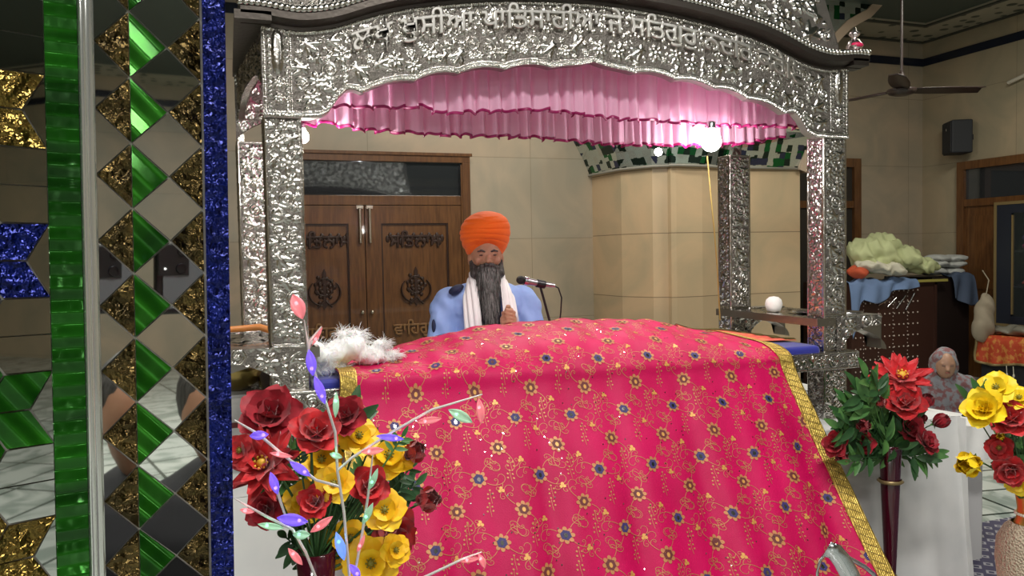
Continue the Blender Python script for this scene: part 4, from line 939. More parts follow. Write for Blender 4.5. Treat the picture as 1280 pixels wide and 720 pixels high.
# ------------------------------------------------------------------ phone and photographer (seen in the mirror tiles)
ph=empty('smartphone',(0,0,1.5),0,'dark grey smartphone held up in front of the mirrored pillar','phone')
Mx=Matrix(((RT[0],UP[0],-FW[0]),(RT[1],UP[1],-FW[1]),(RT[2],UP[2],-FW[2]))).to_4x4(); ph.matrix_world=Matrix.Translation((0,0,1.5))@Mx
o=MB().box(-.018,.135,-.062,.016,.004,.013).build('phone_body',black,ph); bevel(o,.004,3)
o=MB().box(-.010,.13,-.055,.009,.0022,.0038).build('back_glass',mat('slate glass back',(.16,.17,.19),.2),ph)
o=MB().box(-.016,.02,-.022,.014,.0012,.0045).build('camera_bump',black,ph); bevel(o,.001)
# lenses around the viewpoint, flash below
for (x,y) in ((.012,.006),(.010,-.014)): MB().lathe([(.0055,0),(.0065,.002),(.0065,.004)],(x,y,.0),18).build('lens_ring',mat('dark lens glass',(.01,.01,.02),.05),ph)
MB().ell((-.008,-.014,.002),(.0022,.0022,.001),10,6).build('flash',mat('lit flash',(1,1,1),.3,emit=((1,1,1),2)),ph)
PH0=Vector((.11,-.44,0)); PHR=R(190); hp_=empty('person',PH0,PHR,'standing photographer in dark clothes holding up a phone, seen in the mirrors','person')
def wl(x,y,z): return tuple(Matrix.Rotation(-PHR,3,'Z')@(Vector((x,y,z))-PH0))
def toc(a,b,c): p=CAM+RT*a+UP*b-FW*c; return wl(*p)
gA=toc(.135,-.03,.010); gB=wl(-.10,-.60,.72); wA=toc(.17,-.11,.06); wB=wl(-.09,-.58,.80)
b3=MB(); b3.cap((0,0,.85),.13,(0,0,1.0),.15); b3.ell((0,0,1.02),(.19,.11,.12)); b3.cap((0,0,1.07),.055,(0,-.02,1.16),.05); b3.ell((0,-.02,1.235),(.075,.09,.105),20,14); b3.cap((0,-.105,1.24),.01,(0,-.118,1.215),.013)
el={}
for s,wr in ((-1,wA),(1,wB)):
    el[s]=(s*.24,-.12,.98); b3.cap((s*.18,0,1.05),.05,el[s],.042); b3.cap(el[s],.04,wr,.026)
    b3.cap((s*.095,0,.8),.085,(s*.10,-.01,.45),.06); b3.cap((s*.10,-.01,.45),.055,(s*.10,.01,.08),.038); b3.cap((s*.10,.02,.05),.04,(s*.10,-.14,.035),.03)
for wr,g,fd in ((wA,gA,(.0,.014,0)),(wB,gB,(.014,0,0))):
    w0,g0=Vector(wr),Vector(g); d=(g0-w0); pm=w0+d*.62; b3.ell(pm,(.028,.02,.032)); b3.cap(w0,.026,pm,.022)
    fx=Matrix.Rotation(-PHR,3,'Z')@Vector(RT*fd[0]+UP*fd[1]) 
    for k in range(4): a=pm+fx*(k-1.5)+d*.18; e_=g0+fx*(k-1.5)*1.05; b3.cap(a,.0085,e_,.0072,8)
    b3.cap(pm,.010,pm+d*.25+fx*2.4,.0085,8); b3.cap(pm+d*.25+fx*2.4,.0085,g0+fx*2.0,.007,8)
remesh(b3,'body',skin,hp_,.008,2)
b4=MB(); b4.cap((0,0,.76),.155,(0,0,1.0),.172); b4.ell((0,0,1.02),(.21,.13,.13)); b4.cap((0,0,1.07),.075,(0,0,1.11),.065)
for s,wr in ((-1,wA),(1,wB)): b4.cap((s*.18,0,1.05),.066,el[s],.058); b4.cap((s*.095,0,.8),.105,(s*.10,-.01,.45),.08); b4.cap((s*.10,-.01,.45),.078,(s*.10,.01,.10),.06); b4.cap(el[s],.058,tuple(Vector(wr)*.95+Vector(el[s])*.05),.042)
remesh(b4,'clothing',mat('black cloth'),hp_,.01,2)
MB().ell((0,.005,1.265),(.085,.097,.092),20,12).build('hair',blackh,hp_)
for s in (-1,1): MB().ell((s*.028,-.103,1.25),(.012,.004,.006)).build('eye',mat('dark closed eyelid'),hp_)
# ------------------------------------------------------------------ ceiling fan, wall speaker, wall lamp
fc=at(1127,113,5.4); fan=empty('ceiling_fan',fc,0,'dark brown three-blade ceiling fan on a long rod in the right corner','fan')
fm=mat('dark brown fan enamel',(.035,.022,.02),.35)
MB().lathe([(0,-.045),(.05,-.045),(.10,-.03),(.12,-.005),(.115,.01),(.07,.02),(.06,.03),(.05,.065),(.035,.10),(.018,.15),(.012,.16)],(0,0,0),28).build('motor',fm,fan)
MB().tube([(0,0,.12),(0,0,ZC-fc[2])],.012,10).build('down_rod',fm,fan); MB().lathe([(0,-.10),(.02,-.10),(.05,-.04),(.06,0)],(0,0,ZC-fc[2]),20).build('ceiling_cup',fm,fan)
for a in (R(-18),R(102),R(222)):
    P=[]
    for r_ in np.linspace(.10,.70,10):
        w_=.05+.02*math.sin((r_-.1)/.60*PI)+.012; w_*= .8 if r_<.14 else 1; P.append([(r_,-w_,.012),(r_,0,.016-.0),(r_,w_,-.012)])
    o=MB().grid(P).build('blade',fm,fan); o.rotation_euler=(0,0,a); s=o.modifiers.new('s','SOLIDIFY'); s.thickness=.006
sp_=empty('wall_speaker',(XR-.12,6.89,2.71),R(-30),'black box speaker mounted high on the right wall','speaker')
o=MB().box(-.12,.10,-.15,.15,-.185,.185).build('cabinet',mat('dark charcoal speaker box',(.018,.02,.025),.6),sp_); bevel(o,.015)
MB().box(-.128,-.119,-.135,.135,-.17,.17).build('grille',mat('speaker mesh',(.025,.028,.034),.7,bump=('vor',150,.5)),sp_); MB().ell((-.13,0,.09),(.003,.012,.018)).build('badge',chrome,sp_)
MB().box(.09,.16,-.02,.02,-.03,.03).build('bracket',black,sp_)
p_=atx(1280,98,XR); o=MB().tube([(XR-.05,p_[1]-.5,p_[2]+.12),(XR-.05,p_[1]+.14,p_[2]-.02)],.02,10).build('wall_tube_lamp',mat('cream tube',(.65,.6,.5),.4)); tag(o,'unlit cream tube lamp on the right wall below the dark strip','lamp')
# ------------------------------------------------------------------ studded cabinet, cloth heap, display cabinet
CB=empty('studded_cabinet',(6.6,6.7,0),0,'dark brown cabinet with rows of pearl studs against the far wall','cabinet')
cm_=mat('very dark brown wood',(.040,.016,.011),.4)
def cb(m,n_,mt_): 
    o=m.build(n_,mt_,CB); o.location=-Vector(CB.location); return o
xs0,xs1,xs2=5.86,6.98,7.5
bevel(cb(MB().box(xs0,xs1,6.4,7.1,.0,1.13),'body',cm_),.01); cb(MB().box(xs1,xs2,6.45,7.1,0,1.16),'side_section',mat('black brown wood',(.012,.006,.005),.5))
cb(MB().box(xs1-.03,xs1,6.385,6.4,0,1.13).box(xs0,xs0+.03,6.385,6.4,0,1.13).box(xs0,xs1,6.385,6.4,1.09,1.13),'frame',cm_)
m=MB()
for zz in np.arange(.12,1.06,.115):
    for k,xx in enumerate(np.arange(xs0+.06,xs1-.24,.062)): m.ell((xx,6.392,zz+.0),(.009,.006,.009),8,5)
for xx in np.arange(xs0+.16,xs1-.3,.19):
    for zz in np.arange(.1,1.06,.04): m.ell((xx,6.392,zz),(.006,.005,.006),6,4)
cb(m,'pearl_studs',mat('pearl stud',(.50,.42,.36),.3))
for k in range(4): cb(MB().tube([(6.2+.12*k,6.385,.9-.02*k),(6.3+.12*k,6.37,.95+.02*k)],.008,6),'handle',chrome)
def heap(name,pts,m,label,cat,vox=.02,amp=.014,seed=0,group=None):
    mb=MB(); c=np.mean([p[0] for p in pts],0)
    for p,r_ in pts: mb.ell(np.array(p)-c,r_,20,12)
    rg=random.Random(seed); a=[rg.uniform(10,30) for _ in range(6)]
    def f(co):
        q=co.copy(); q[:,2]+=amp*np.sin(co[:,0]*a[0]+3*np.sin(co[:,1]*a[1]))+amp*.5*np.sin(co[:,0]*a[2]*2+co[:,2]*a[3]); q[:,1]+=amp*np.sin(co[:,0]*a[4]+co[:,2]*a[5]*1.3)+amp*.6*np.sin(co[:,0]*43+co[:,2]*31); return q
    o=remesh(mb,name,m,None,vox,2,f); o.location=Vector(c); return tag(o,label,cat,group)
Yc=6.5; A=lambda x,y,Y=Yc:at(x,y,Y)
heap('cloth_heap',[(A(1080,315),(.20,.16,.13)),(A(1100,312),(.24,.17,.16)),(A(1125,322),(.25,.17,.12)),(A(1150,332),(.22,.15,.07)),(A(1095,327),(.3,.17,.10))],mat('pale yellow green cloth',(.52,.56,.30),.8),'crumpled pale yellow-green cloth heaped on the studded cabinet','cloth',.02,.022,1)
heap('white_cloth',[(A(1105,334,6.4),(.22,.14,.045)),(A(1118,338,6.36),(.13,.11,.05)),(A(1085,332,6.4),(.14,.12,.05))],mat('off white cloth',(.55,.52,.42),.85),'off-white cloth spilling out under the pale yellow-green heap','cloth',.016,.014,2)
heap('red_cloth',[(A(1072,340,6.42),(.11,.12,.06))],mat('orange red cloth',(.50,.08,.03),.8),'orange red bundle at the left end of the cabinet top','cloth',.015,.01,3)
def hang(name,x0,x1,top,y_front,y_back,drop,m,label,seed=0,lift=.02):
    rg=random.Random(seed); f1,f2,f3=rg.uniform(14,20),rg.uniform(30,40),rg.uniform(5,8); c=Vector(((x0+x1)/2,y_front,top)); L=[]
    for x in np.linspace(x0,x1,120):
        e=.03*math.sin(x*f3)+.012*math.sin(x*f1); dr=drop(x)+.02*math.sin(x*f1+1); row=[]
        for t in np.linspace(0,1,10): row.append((x,y_back+(y_front-y_back)*t,top+lift+.012*math.sin(x*f2+t*5)+.016*math.sin(x*f1+t*3)))
        for t in np.linspace(.06,1,22): row.append((x+.02*t*math.sin(x*f1),y_front-.025*math.sin(min(t*5,1.57))-.018*math.sin(x*f2+2*t)*t**.5-.02*(1+math.sin(x*f1+t*2))*t,top+lift*(1-t)-dr*t))
        L.append(row)
    L=np.array(L)-np.array(c); o=MB().grid(L).build(name,m); o.location=c; s_=o.modifiers.new('s','SOLIDIFY'); s_.thickness=.006; return tag(o,label,'cloth')
xL_,xR_=A(1060,350,6.38)[0],A(1143,350,6.38)[0]
hang('blue_cloth',xL_,xR_,1.14,6.375,6.6,lambda x:.13+.42*max(0,1-(x-xL_)/.18)**1.2+.07*math.sin((x-xL_)*6),mat('dusty blue cloth',(.13,.20,.36),.85),'dusty blue cloth hanging over the front of the studded cabinet',4)
hang('dark_blue_cloth',A(1190,350,6.4)[0],7.52,1.165,6.42,6.62,lambda x:.16+.14*math.sin((x-7.1)*5),mat('dark slate blue cloth',(.045,.065,.11),.85),'dark slate-blue cloth hanging over the cabinet corner near the door',5)
for k in range(3):
    x_,y_=((1178,339),(1180,330),(1182,323))[k]
    o=heap('folded_sheet',[(A(x_-12,y_,6.65),(.15,.14,.042)),(A(x_+10,y_,6.65),(.16,.14,.040))],mat('grey white linen',(.45,.46,.44),.85),['grey-white folded sheet at the bottom of the pile on the cabinet','grey-white folded sheet in the middle of the pile on the cabinet','grey-white folded sheet topmost of the pile on the cabinet'][k],'sheet',.014,.006,6+k,'folded sheets on the studded cabinet')
o=MB().box(*sorted((A(1140,352,6.38)[0],A(1183,350,6.38)[0])),6.36,6.40,1.12,1.145).build('gold_ribbon',mat('dull gold ribbon',(.30,.26,.06),.5)); tag(o,'dull gold ribbon along the top front edge of the studded cabinet','ribbon')
heap('cloth_bag',[(at(1232,385,5.9),(.085,.08,.14)),(at(1230,400,5.9),(.105,.09,.17)),(at(1228,410,5.9),(.11,.09,.13))],mat('beige canvas bag',(.26,.22,.16),.85),'beige stuffed cloth bag beside the dark display cabinet','bag',.018,.012,9)
MB().tube([at(1232,372,5.88),at(1236,350,5.9),at(1228,338,5.95)],.006,6).build('bag_strap',mat('beige canvas bag')).parent=None
bpy.data.objects['bag_strap'].name='strap_x'
sx_=bpy.data.objects['strap_x']; bgo=bpy.data.objects['cloth_bag']; sx_.name='strap'; sx_.parent=bgo; sx_.location=-Vector(bgo.location)
# display cabinet
dc=empty('display_cabinet',(7.5,6.16,0),R(-90),'dark glass-fronted display cabinet with gold frame along the right wall','cabinet')
dk=mat('black blue cabinet',(.015,.018,.028),.4); gf=mat('dull gold trim',(.30,.22,.10),.4,.5)
LN,z0_,z1_=1.25,.66,1.93
MB().box(0,LN,.02,.40,z1_-.03,z1_).box(0,.03,.02,.40,0,z1_-.03).box(LN-.03,LN,.02,.40,0,z1_-.03).box(.03,LN-.03,.36,.40,0,z1_-.03).box(.03,LN-.03,.02,.36,z0_-.03,z0_).build('carcass',dk,dc)
MB().box(0,.03,0,.02,z0_,z1_).box(.03,LN,0,.02,z1_-.03,z1_).box(.03,LN,0,.02,z0_-.01,z0_+.02).box(.20,.215,-.002,.02,z0_+.12,z1_-.14).build('gold_frame',gf,dc)
MB().box(.03,.19,.005,.018,z0_+.02,z1_-.03).box(.19,LN,.005,.018,z0_+.02,z0_+.10).box(.19,LN,.005,.018,z1_-.12,z1_-.03).build('door_stile',dk,dc)
gl=mat('thin cabinet glass',(.05,.06,.06),.03,alpha=.22); MB().box(.215,LN,.008,.012,z0_+.10,z1_-.12).build('glass_pane',gl,dc)
for zz in (1.06,1.42): MB().box(.03,LN-.03,.05,.36,zz-.01,zz+.01).build('shelf',dk,dc)
for k,(zz,c,lab) in enumerate(((1.43,(.35,.02,.16),'magenta folded cloth on the top shelf of the display cabinet'),(1.52,(.10,.06,.25),'purple folded cloth lying on top in the display cabinet'),(1.07,(.45,.10,.10),'dusky red folded cloth on the middle shelf of the display cabinet'),(.67,(.14,.14,.14),'grey folded cloth on the lowest shelf of the display cabinet'))):
    heap('folded_cloth',[((7.66,5.80,zz+.04),(.12,.16,.035)),((7.67,5.58,zz+.045),(.12,.2,.04))],mat('cloth '+str(c),c,.8),lab,'cloth',.015,.008,20+k)
tb=empty('cloth_covered_table',(7.05,5.97,0),R(-90),'low dark table covered by an orange-red cloth with gold edging','table')
MB().box(0.02,1.2,.04,.40,0,.58).build('base',mat('black cloth'),tb)
L=[]
for x in np.linspace(0,1.2,90): L.append([(x,.42,.595),(x,.02,.60)]+[(x+.01*math.sin(k),-.01-.01*math.sin(x*40)*k/6,.595-.043*k-.02*math.sin(x*9)*k/6) for k in range(1,7)])
orm=mat('orange red brocade',(.45,.055,.02),.55,.1,var=((.55,.22,.05),22,(1,1,1),(.5,.6))); MB().grid(L).build('table_cloth',orm,tb)
MB().tube([np.array(p[-1])+np.array([0,-.004,0]) for p in L],.013,6).tube([np.array(q)+np.array([0,-.004,.004]) for q in L[0][1:]],.016,6).build('gold_edging',gf,tb)
for x in (.35,.42,.55): MB().tube([(x,-.03,.33),(x+.01,-.035,.25)],.004,5).ell((x+.01,-.035,.24),(.01,.01,.02)).build('tassel',mat('off white cloth'),tb)
heap('clear_bag',[((7.2,5.80,.645),(.10,.14,.035)),((7.22,5.6,.66),(.10,.18,.045))],mat('grey plastic wrap',(.16,.15,.12),.25),'crinkled dark plastic packet lying on the orange-red cloth','packet',.012,.012,30)
# ------------------------------------------------------------------ flowers and vases
def petal(mb,c,rotm,L_,W_,t0,t1,az,mi,cup=.3,point=.0,ruf=0,ph=0):
    P=[]; z=0; r_=0.0; n_=6
    for i in range(n_+1):
        u=i/n_; th=t0+(t1-t0)*u
        if i: r_+=math.cos(th)*L_/n_; z+=math.sin(th)*L_/n_
        w_=W_*(math.sin(PI*min(1,(u*.80+.14)))**.75)*(1-point*u*u)
        row=[]
        for j in range(5):
            v=(j-2)/2; x=r_+ruf*L_*math.sin(ph+j*2+u*5)*u*.5; y=v*w_; zz=z+cup*abs(v)**2*w_*(1-.3*u)+ruf*L_*math.sin(ph+j*2.2)*u
            p=Vector((x*math.cos(az)-y*math.sin(az),x*math.sin(az)+y*math.cos(az),zz)); row.append(rotm@p+Vector(c))
        P.append(row)
    mb.grid(P,mi)
def look(d):
    return Vector(d).normalized().to_track_quat('Z','Y').to_matrix()
redm=mat('red silk petals',(.68,.008,.014),.55,sheen=.4,var=((.30,.004,.008),40)); redb=mat('bright red silk petals',(.72,.012,.02),.55,sheen=.4,var=((.5,.006,.012),30)); redd=mat('dark wine silk petals',(.42,.006,.022),.6,sheen=.2,var=((.24,.004,.012),40))
yelm=mat('yellow silk petals',(.95,.62,.012),.5,var=((.92,.50,.010),30)); yelb=mat('lemon silk petals',(.92,.72,.02),.5,var=((.85,.58,.01),30))
leafm=mat('green plastic leaf',(.035,.13,.03),.45,var=((.10,.24,.06),18)); leafd=mat('dark green leaf',(.015,.06,.018),.5,var=((.035,.11,.03),20)); stemm=mat('green stem',(.03,.10,.025),.5); cenm=mat('yellow stamen',(.8,.5,.05),.6); cend=mat('olive flower centre',(.20,.18,.02),.6)
CAMV=Vector((0,0,1.5))
def flower(kind,pos,r_,m,label,root,cat='flower',group=None,tiltv=(0,0,0),seed=0,name=None):
    rg=random.Random(seed); pos=Vector(pos); f=empty(name or kind,pos,0,label,cat,group)
    d=(CAMV-pos).normalized()*.8+Vector(tiltv)+Vector((rg.uniform(-.3,.3),0,rg.uniform(-.05,.4))); rm=look(d); mb=MB()
    if kind=='rose':
        for (n_,l_,t0,t1,w_) in ((5,1.0,.15,.35,.50),(5,.85,.5,.9,.46),(4,.62,.9,1.35,.40),(3,.42,1.1,1.8,.30)):
            a0=rg.random()*6
            for q in range(n_): petal(mb,(0,0,0),rm,r_*l_,r_*w_,t0,t1,a0+q*2*PI/n_+rg.uniform(-.15,.15),0,.45,0,.05,rg.random()*6)
    elif kind=='peony':
        for (n_,l_,t0,t1,w_) in ((9,1.0,.0,.15,.24),(9,.92,.3,.45,.22),(8,.75,.6,.85,.2),(6,.5,.9,1.3,.17)):
            a0=rg.random()*6
            for q in range(n_): petal(mb,(0,0,0),rm,r_*l_*rg.uniform(.9,1.08),r_*w_,t0,t1,a0+q*2*PI/n_,0,.35,.55,.05,rg.random()*6)
    elif kind=='poppy':
        for (n_,l_,t0,t1,w_) in ((5,1.0,.35,-.05,.60),(3,.66,.8,.7,.45)):
            a0=rg.random()*6
            for q in range(n_): petal(mb,(0,0,0),rm,r_*l_,r_*w_,t0,t1,a0+q*2*PI/n_,0,.25,0,.05,rg.random()*6)
    elif kind=='bud':
        for (n_,l_,t0,t1,w_) in ((5,1.5,.6,1.9,.55),(4,1.3,.9,1.8,.5)):
            a0=rg.random()*6
            for q in range(n_): petal(mb,(0,0,0),rm,r_*l_,r_*w_,t0,t1,a0+q*2*PI/n_,0,.35,.2,.03,rg.random()*6)
    mb.build('petals',m,f)
    if kind in('poppy','peony'):
        cb_=MB(); c=rm@Vector((0,0,r_*.22)); cb_.ell(c,(r_*.13,)*3,10,6)
        for q in range(8): a=q*PI/4; p=rm@Vector((r_*.16*math.cos(a),r_*.16*math.sin(a),r_*.28)); cb_.ell(p,(r_*.04,)*3,6,4)
        cb_.build('flower_centre',cend if kind=='poppy' else cenm,f)
    st=Vector(root)-pos; bk=rm@Vector((0,0,-r_*.9)); MB().tube([rm@Vector((0,0,r_*.05)),bk*.7,bk*.9+st*.35,st*.8+Vector((0,0,-.02)),st],[.0025,.0025,.0025,.003,.003],6).build('stem',stemm,f)
    sp=MB()
    for q in range(4): petal(sp,(0,0,0),rm,r_*.45,r_*.12,-.1,-.5,q*PI/2,0,.1,.6)
    sp.build('sepals',leafm,f); return f
def spray(mb,pos,d,L_,n_,lw,rg,mi=0):
    """a small stem with leaves"""
    d=Vector(d).normalized(); p=Vector(pos); side=d.cross(Vector((0,-1,.2))); side.normalize()
    mb.tube([p,p+d*L_*.5,p+d*L_],.0018,5,mi)
    for k in range(n_):
        s_=(1 if k%2 else -1); q=p+d*L_*(.25+.75*k/n_); dd=(d*.6+side*s_+Vector((rg.uniform(-.3,.3),rg.uniform(-.5,.2),rg.uniform(-.3,.3)))).normalized()
        if k==n_-1: dd=d
        nrm=(Vector((0,-1,.25))+Vector((rg.uniform(-.5,.5),0,rg.uniform(-.5,.5)))).normalized(); x=dd.cross(nrm).normalized(); nrm=x.cross(dd)
        G=[]
        for i in range(6):
            u=i/5; w_=lw*math.sin(PI*(u*.93+.03))**.8*(1-.35*u); c=q+dd*lw*2.3*u+nrm*(-.35*lw*u*u); G.append([c-x*w_*.5+nrm*w_*.16,c,c+x*w_*.5+nrm*w_*.16])
        mb.grid(G,mi)
def foliage(name,items,root,label,m,seed):
    rg=random.Random(seed); f=empty(name,root,0,label,'foliage'); k=0
    for (p,L_,n_,lw) in items:
        mb=MB(); p=Vector(p)-Vector(root); d=p.normalized(); base=p-d*L_
        spray(mb,base,d+Vector((0,0,.1)),L_,n_,lw,rg,0); mb.tube([base,base*.5+Vector((0,.0,-.01)),(0,0,0)],.002,5); mb.build('leaf_spray',m[k%len(m)],f); k+=1
# left bouquet
VL=at(396,735,1.62); rootL=np.array([VL[0],VL[1],at(396,700,1.62)[2]])
BL=[('rose',338,522,36,redd,'dark red rose at the top left of the left bouquet'),('peony',333,582,44,redm,'wide spiky red bloom at the far left edge of the left bouquet'),
('rose',393,543,30,redm,'red rose behind the green sprig at the top of the left bouquet'),('rose',432,522,26,redd,'small dark red rose under the gold cloth border'),('poppy',302,563,18,redm,'partly hidden red bloom touching the blue pillar strip'),
('poppy',448,547,24,yelm,'yellow bloom topmost in the left bouquet'),('poppy',401,577,25,yelm,'round yellow bloom left of the tall light stem'),('poppy',418,604,22,yelm,'yellow bloom just below the round one left of the light stem'),
('poppy',486,572,29,yelm,'large yellow bloom at the upper right of the left bouquet'),('rose',461,608,24,redm,'red rose in the middle of the left bouquet'),('bud',512,570,20,redm,'red bud jutting right beside the large yellow bloom'),
('bud',528,628,22,redm,'red bud furthest right in the left bouquet'),('poppy',381,628,24,yelm,'orange yellow bloom left of the centre of the left bouquet'),('rose',394,628,20,redm,'small red bloom tucked against an orange yellow one'),
('poppy',481,638,24,yelm,'yellow bloom between the two lower right red ones'),('rose',487,665,32,redm,'wide red bloom at the lower right of the left bouquet'),('rose',333,637,22,redd,'dark red bloom low at the left of the left bouquet'),
('poppy',408,690,25,yelm,'yellow bloom hanging low beside the light stem'),('poppy',464,703,30,yelm,'big orange yellow bloom at the bottom edge of the photo'),('poppy',493,688,18,yelm,'small yellow bloom right of the big bottom one'),('poppy',436,672,20,yelm,'small yellow bloom above the big bottom one')]
for k,(kd,x,y,r_,m,lab) in enumerate(BL):
    Y=1.52+.14*random.Random(k*7).random()+(.05 if m in (redd,) else 0); p=at(x,y,Y); sc_=np.linalg.norm(p-CAM)/1000
    flower(kd,p,r_*1.12*sc_,m,lab,rootL,seed=k,name={'rose':'silk_rose','peony':'silk_peony','poppy':'silk_poppy','bud':'silk_bud'}[kd],group='silk flowers of the left bouquet',tiltv=((x-420)/300,0,(600-y)/300))
rg=random.Random(2); it=[]
for k in range(44):
    a=rg.random()*2*PI; rr=math.sqrt(rg.random()); x=425+100*rr*math.cos(a); y=610+100*rr*math.sin(a); it.append((at(x,y,1.68+.1*rg.random()),.07,7,.020 if k%3 else .012))
it+=[(at(389,545,1.55),.05,9,.009),(at(372,560,1.55),.05,9,.009),(at(505,545,1.6),.05,7,.012),(at(470,545,1.6),.05,7,.010),(at(440,520,1.62),.04,5,.03)]
foliage('foliage_bunch',it,rootL,'green leaves and sprigs among the flowers of the left bouquet',[leafd,leafm,leafd],5)
vm=mat('dark burgundy glazed vase',(.055,.004,.012),.12,coat=.6)
v1=empty('flower_vase',(rootL[0],rootL[1],0),0,'dark burgundy vase under the left bouquet of red and yellow flowers','vase')
zt_v=rootL[2]+.02; MB().lathe([(.0,.002),(.07,.002),(.07,.03),(.03,.05),(.016,.10),(.016,.3),(.030,zt_v*.85),(.040,zt_v),(.034,zt_v),(.0,zt_v-.03)],(0,0,0),32).build('vase_body',vm,v1)
MB().lathe([(.033,zt_v*.85),(.0345,zt_v*.855),(.033,zt_v*.86)],(0,0,0),32).build('gold_ring',gf,v1)
# centre bouquet
vc=at(1113,560,2.45); rootC=np.array([vc[0],vc[1],vc[2]-.02])
v2=empty('flower_vase',(vc[0],vc[1],0),0,'tall slim burgundy vase with gold rings right of the pink cloth','vase')
MB().lathe([(0,.002),(.075,.002),(.078,.02),(.03,.04),(.016,.09),(.018,.13),(.022,.22),(.034,.52),(.042,vc[2]),(.050,vc[2]+.015),(.046,vc[2]+.015),(0,vc[2]-.04)],(0,0,0),40,fn=lambda a,z:1+.03*abs(math.sin(4*a))).build('vase_body',vm,v2)
MB().lathe([(.042,.565),(.050,.572),(.042,.580)],(0,0,0),36).build('gold_ring',gf,v2); MB().lathe([(.0,.16),(.026,.16),(.026,.195),(.0,.195)],(0,0,0),28).build('gold_band',gf,v2)
BC=[('peony',1127,474,34,redb,'big bright red peony bloom on top of the burgundy vase bouquet'),('rose',1132,506,24,redm,'red bloom directly below the big bright peony'),('rose',1134,535,20,redd,'dark red rose in the middle right of the vase bouquet'),('bud',1155,508,12,redd,'upper of the small wine red buds at the right of the vase bouquet'),
('bud',1167,530,13,redd,'wine red bud furthest right in the vase bouquet'),('bud',1152,527,9,redd,'tiny wine red bud below the upper right bud'),('rose',1155,553,17,redd,'low dark red rose at the right of the vase bouquet'),('bud',1083,535,13,redd,'upper of two stacked dark buds left of the vase'),('rose',1081,553,14,redd,'lower of two stacked dark blooms left of the vase'),('rose',1046,556,17,redd,'dark red rose furthest left in the vase bouquet'),('bud',1056,572,12,redd,'dark red bud drooping under the leftmost rose'),('bud',1102,507,10,redm,'small red bud half hidden in the leaves left of the peony')]
for k,(kd,x,y,r_,m,lab) in enumerate(BC):
    p=at(x,y,2.36+.1*random.Random(k*3).random()); s_=np.linalg.norm(p-CAM)/1000; flower(kd,p,r_*s_,m,lab,rootC,seed=50+k,name={'rose':'silk_rose','peony':'silk_peony','bud':'silk_bud'}[kd],group='silk flowers of the burgundy vase',tiltv=((x-1110)/120,0,(525-y)/120+.2))
it=[]; rg=random.Random(12)
for k in range(50):
    a=rg.random()*2*PI; rr=math.sqrt(rg.random()); it.append((at(1098+50*rr*math.cos(a),525+42*rr*math.sin(a),2.42+.12*rg.random()),.09,6,.036))
for (x,y,lw) in ((1082,470,.04),(1070,487,.045),(1082,500,.05),(1060,530,.04),(1045,535,.035),(1095,480,.035),(1160,572,.04),(1150,575,.04),(1170,568,.03),(1128,560,.035),(1105,545,.04),(1075,575,.035),(1060,580,.03)): it.append((at(x,y,2.38),.09,5,lw))
foliage('foliage_bunch',it,rootC,'glossy green leaves around the red blooms of the burgundy vase',[leafm,leafd],6)
# right vase
vr=at(1288,610,1.72); v3=empty('flower_vase',(vr[0],vr[1],0),0,'cream textured vase with gold neck at the right edge','vase')
zn=vr[2]; crm=mat('cream beaded ceramic',(.62,.52,.38),.5,bump=[('vor',160,.9)])
MB().lathe([(0,.003),(.07,.003),(.075,.05),(.06,.2),(.075,.4),(.092,zn-.22),(.088,zn-.16),(.068,zn-.12),(.05,zn-.105)],(0,0,0),48).build('vase_body',crm,v3)
MB().lathe([(.046,zn-.115),(.036,zn-.09),(.034,zn-.06),(.040,zn-.02),(.052,zn+.01),(.048,zn+.01),(.03,zn-.05),(0,zn-.06)],(0,0,0),40).build('gold_neck',mat('polished gold',(.72,.48,.12),.38,1),v3)
m=MB()
for q in range(30): a=q*2*PI/30; m.ell((.038*math.cos(a),.038*math.sin(a),zn-.078),(.0045,.0045,.0045),8,6)
m.build('pearl_ring',mat('pearl',(.9,.85,.75),.2),v3)
rootR=np.array([vr[0],vr[1],zn-.03])
BR=[('poppy',1246,486,20,yelb,'topmost lemon yellow bloom of the right edge bouquet'),('rose',1231,512,24,yelb,'wide yellow bloom at the upper left of the right edge bouquet'),('bud',1218,578,22,yelb,'drooping yellow bloom furthest left in the right edge bouquet'),('poppy',1274,499,16,yelb,'small yellow bloom at the photo edge above the red ones'),('rose',1264,525,25,redm,'large round red rose at the right edge'),('poppy',1250,560,15,redm,'small red bloom under the large round red rose'),('rose',1263,586,19,redm,'low red rose above the gold vase neck'),('poppy',1274,603,15,yelb,'yellow bloom resting on the gold vase neck'),('bud',1252,545,7,yelb,'tiny yellow bud between the yellow and red blooms')]
for k,(kd,x,y,r_,m,lab) in enumerate(BR):
    p=at(x,y,1.62+.07*random.Random(k*3).random()); s_=np.linalg.norm(p-CAM)/1000; flower(kd,p,r_*s_,m,lab,rootR,seed=80+k,name={'rose':'silk_rose','poppy':'silk_poppy','bud':'silk_bud'}[kd],group='silk flowers of the right edge vase',tiltv=((x-1280)/120,0,(545-y)/120))
it=[(at(1208,500,1.7),.06,4,.03),(at(1222,490,1.7),.05,3,.025)]; rg=random.Random(31)
for k in range(26):
    a=rg.random()*2*PI; rr=math.sqrt(rg.random()); it.append((at(1278+38*rr*math.cos(a),555+45*rr*math.sin(a),1.70+.1*rg.random()),.07,5,.024))
foliage('foliage_bunch',it,rootR,'dark green leaves among the yellow and red right edge flowers',[leafd,leafm],7)
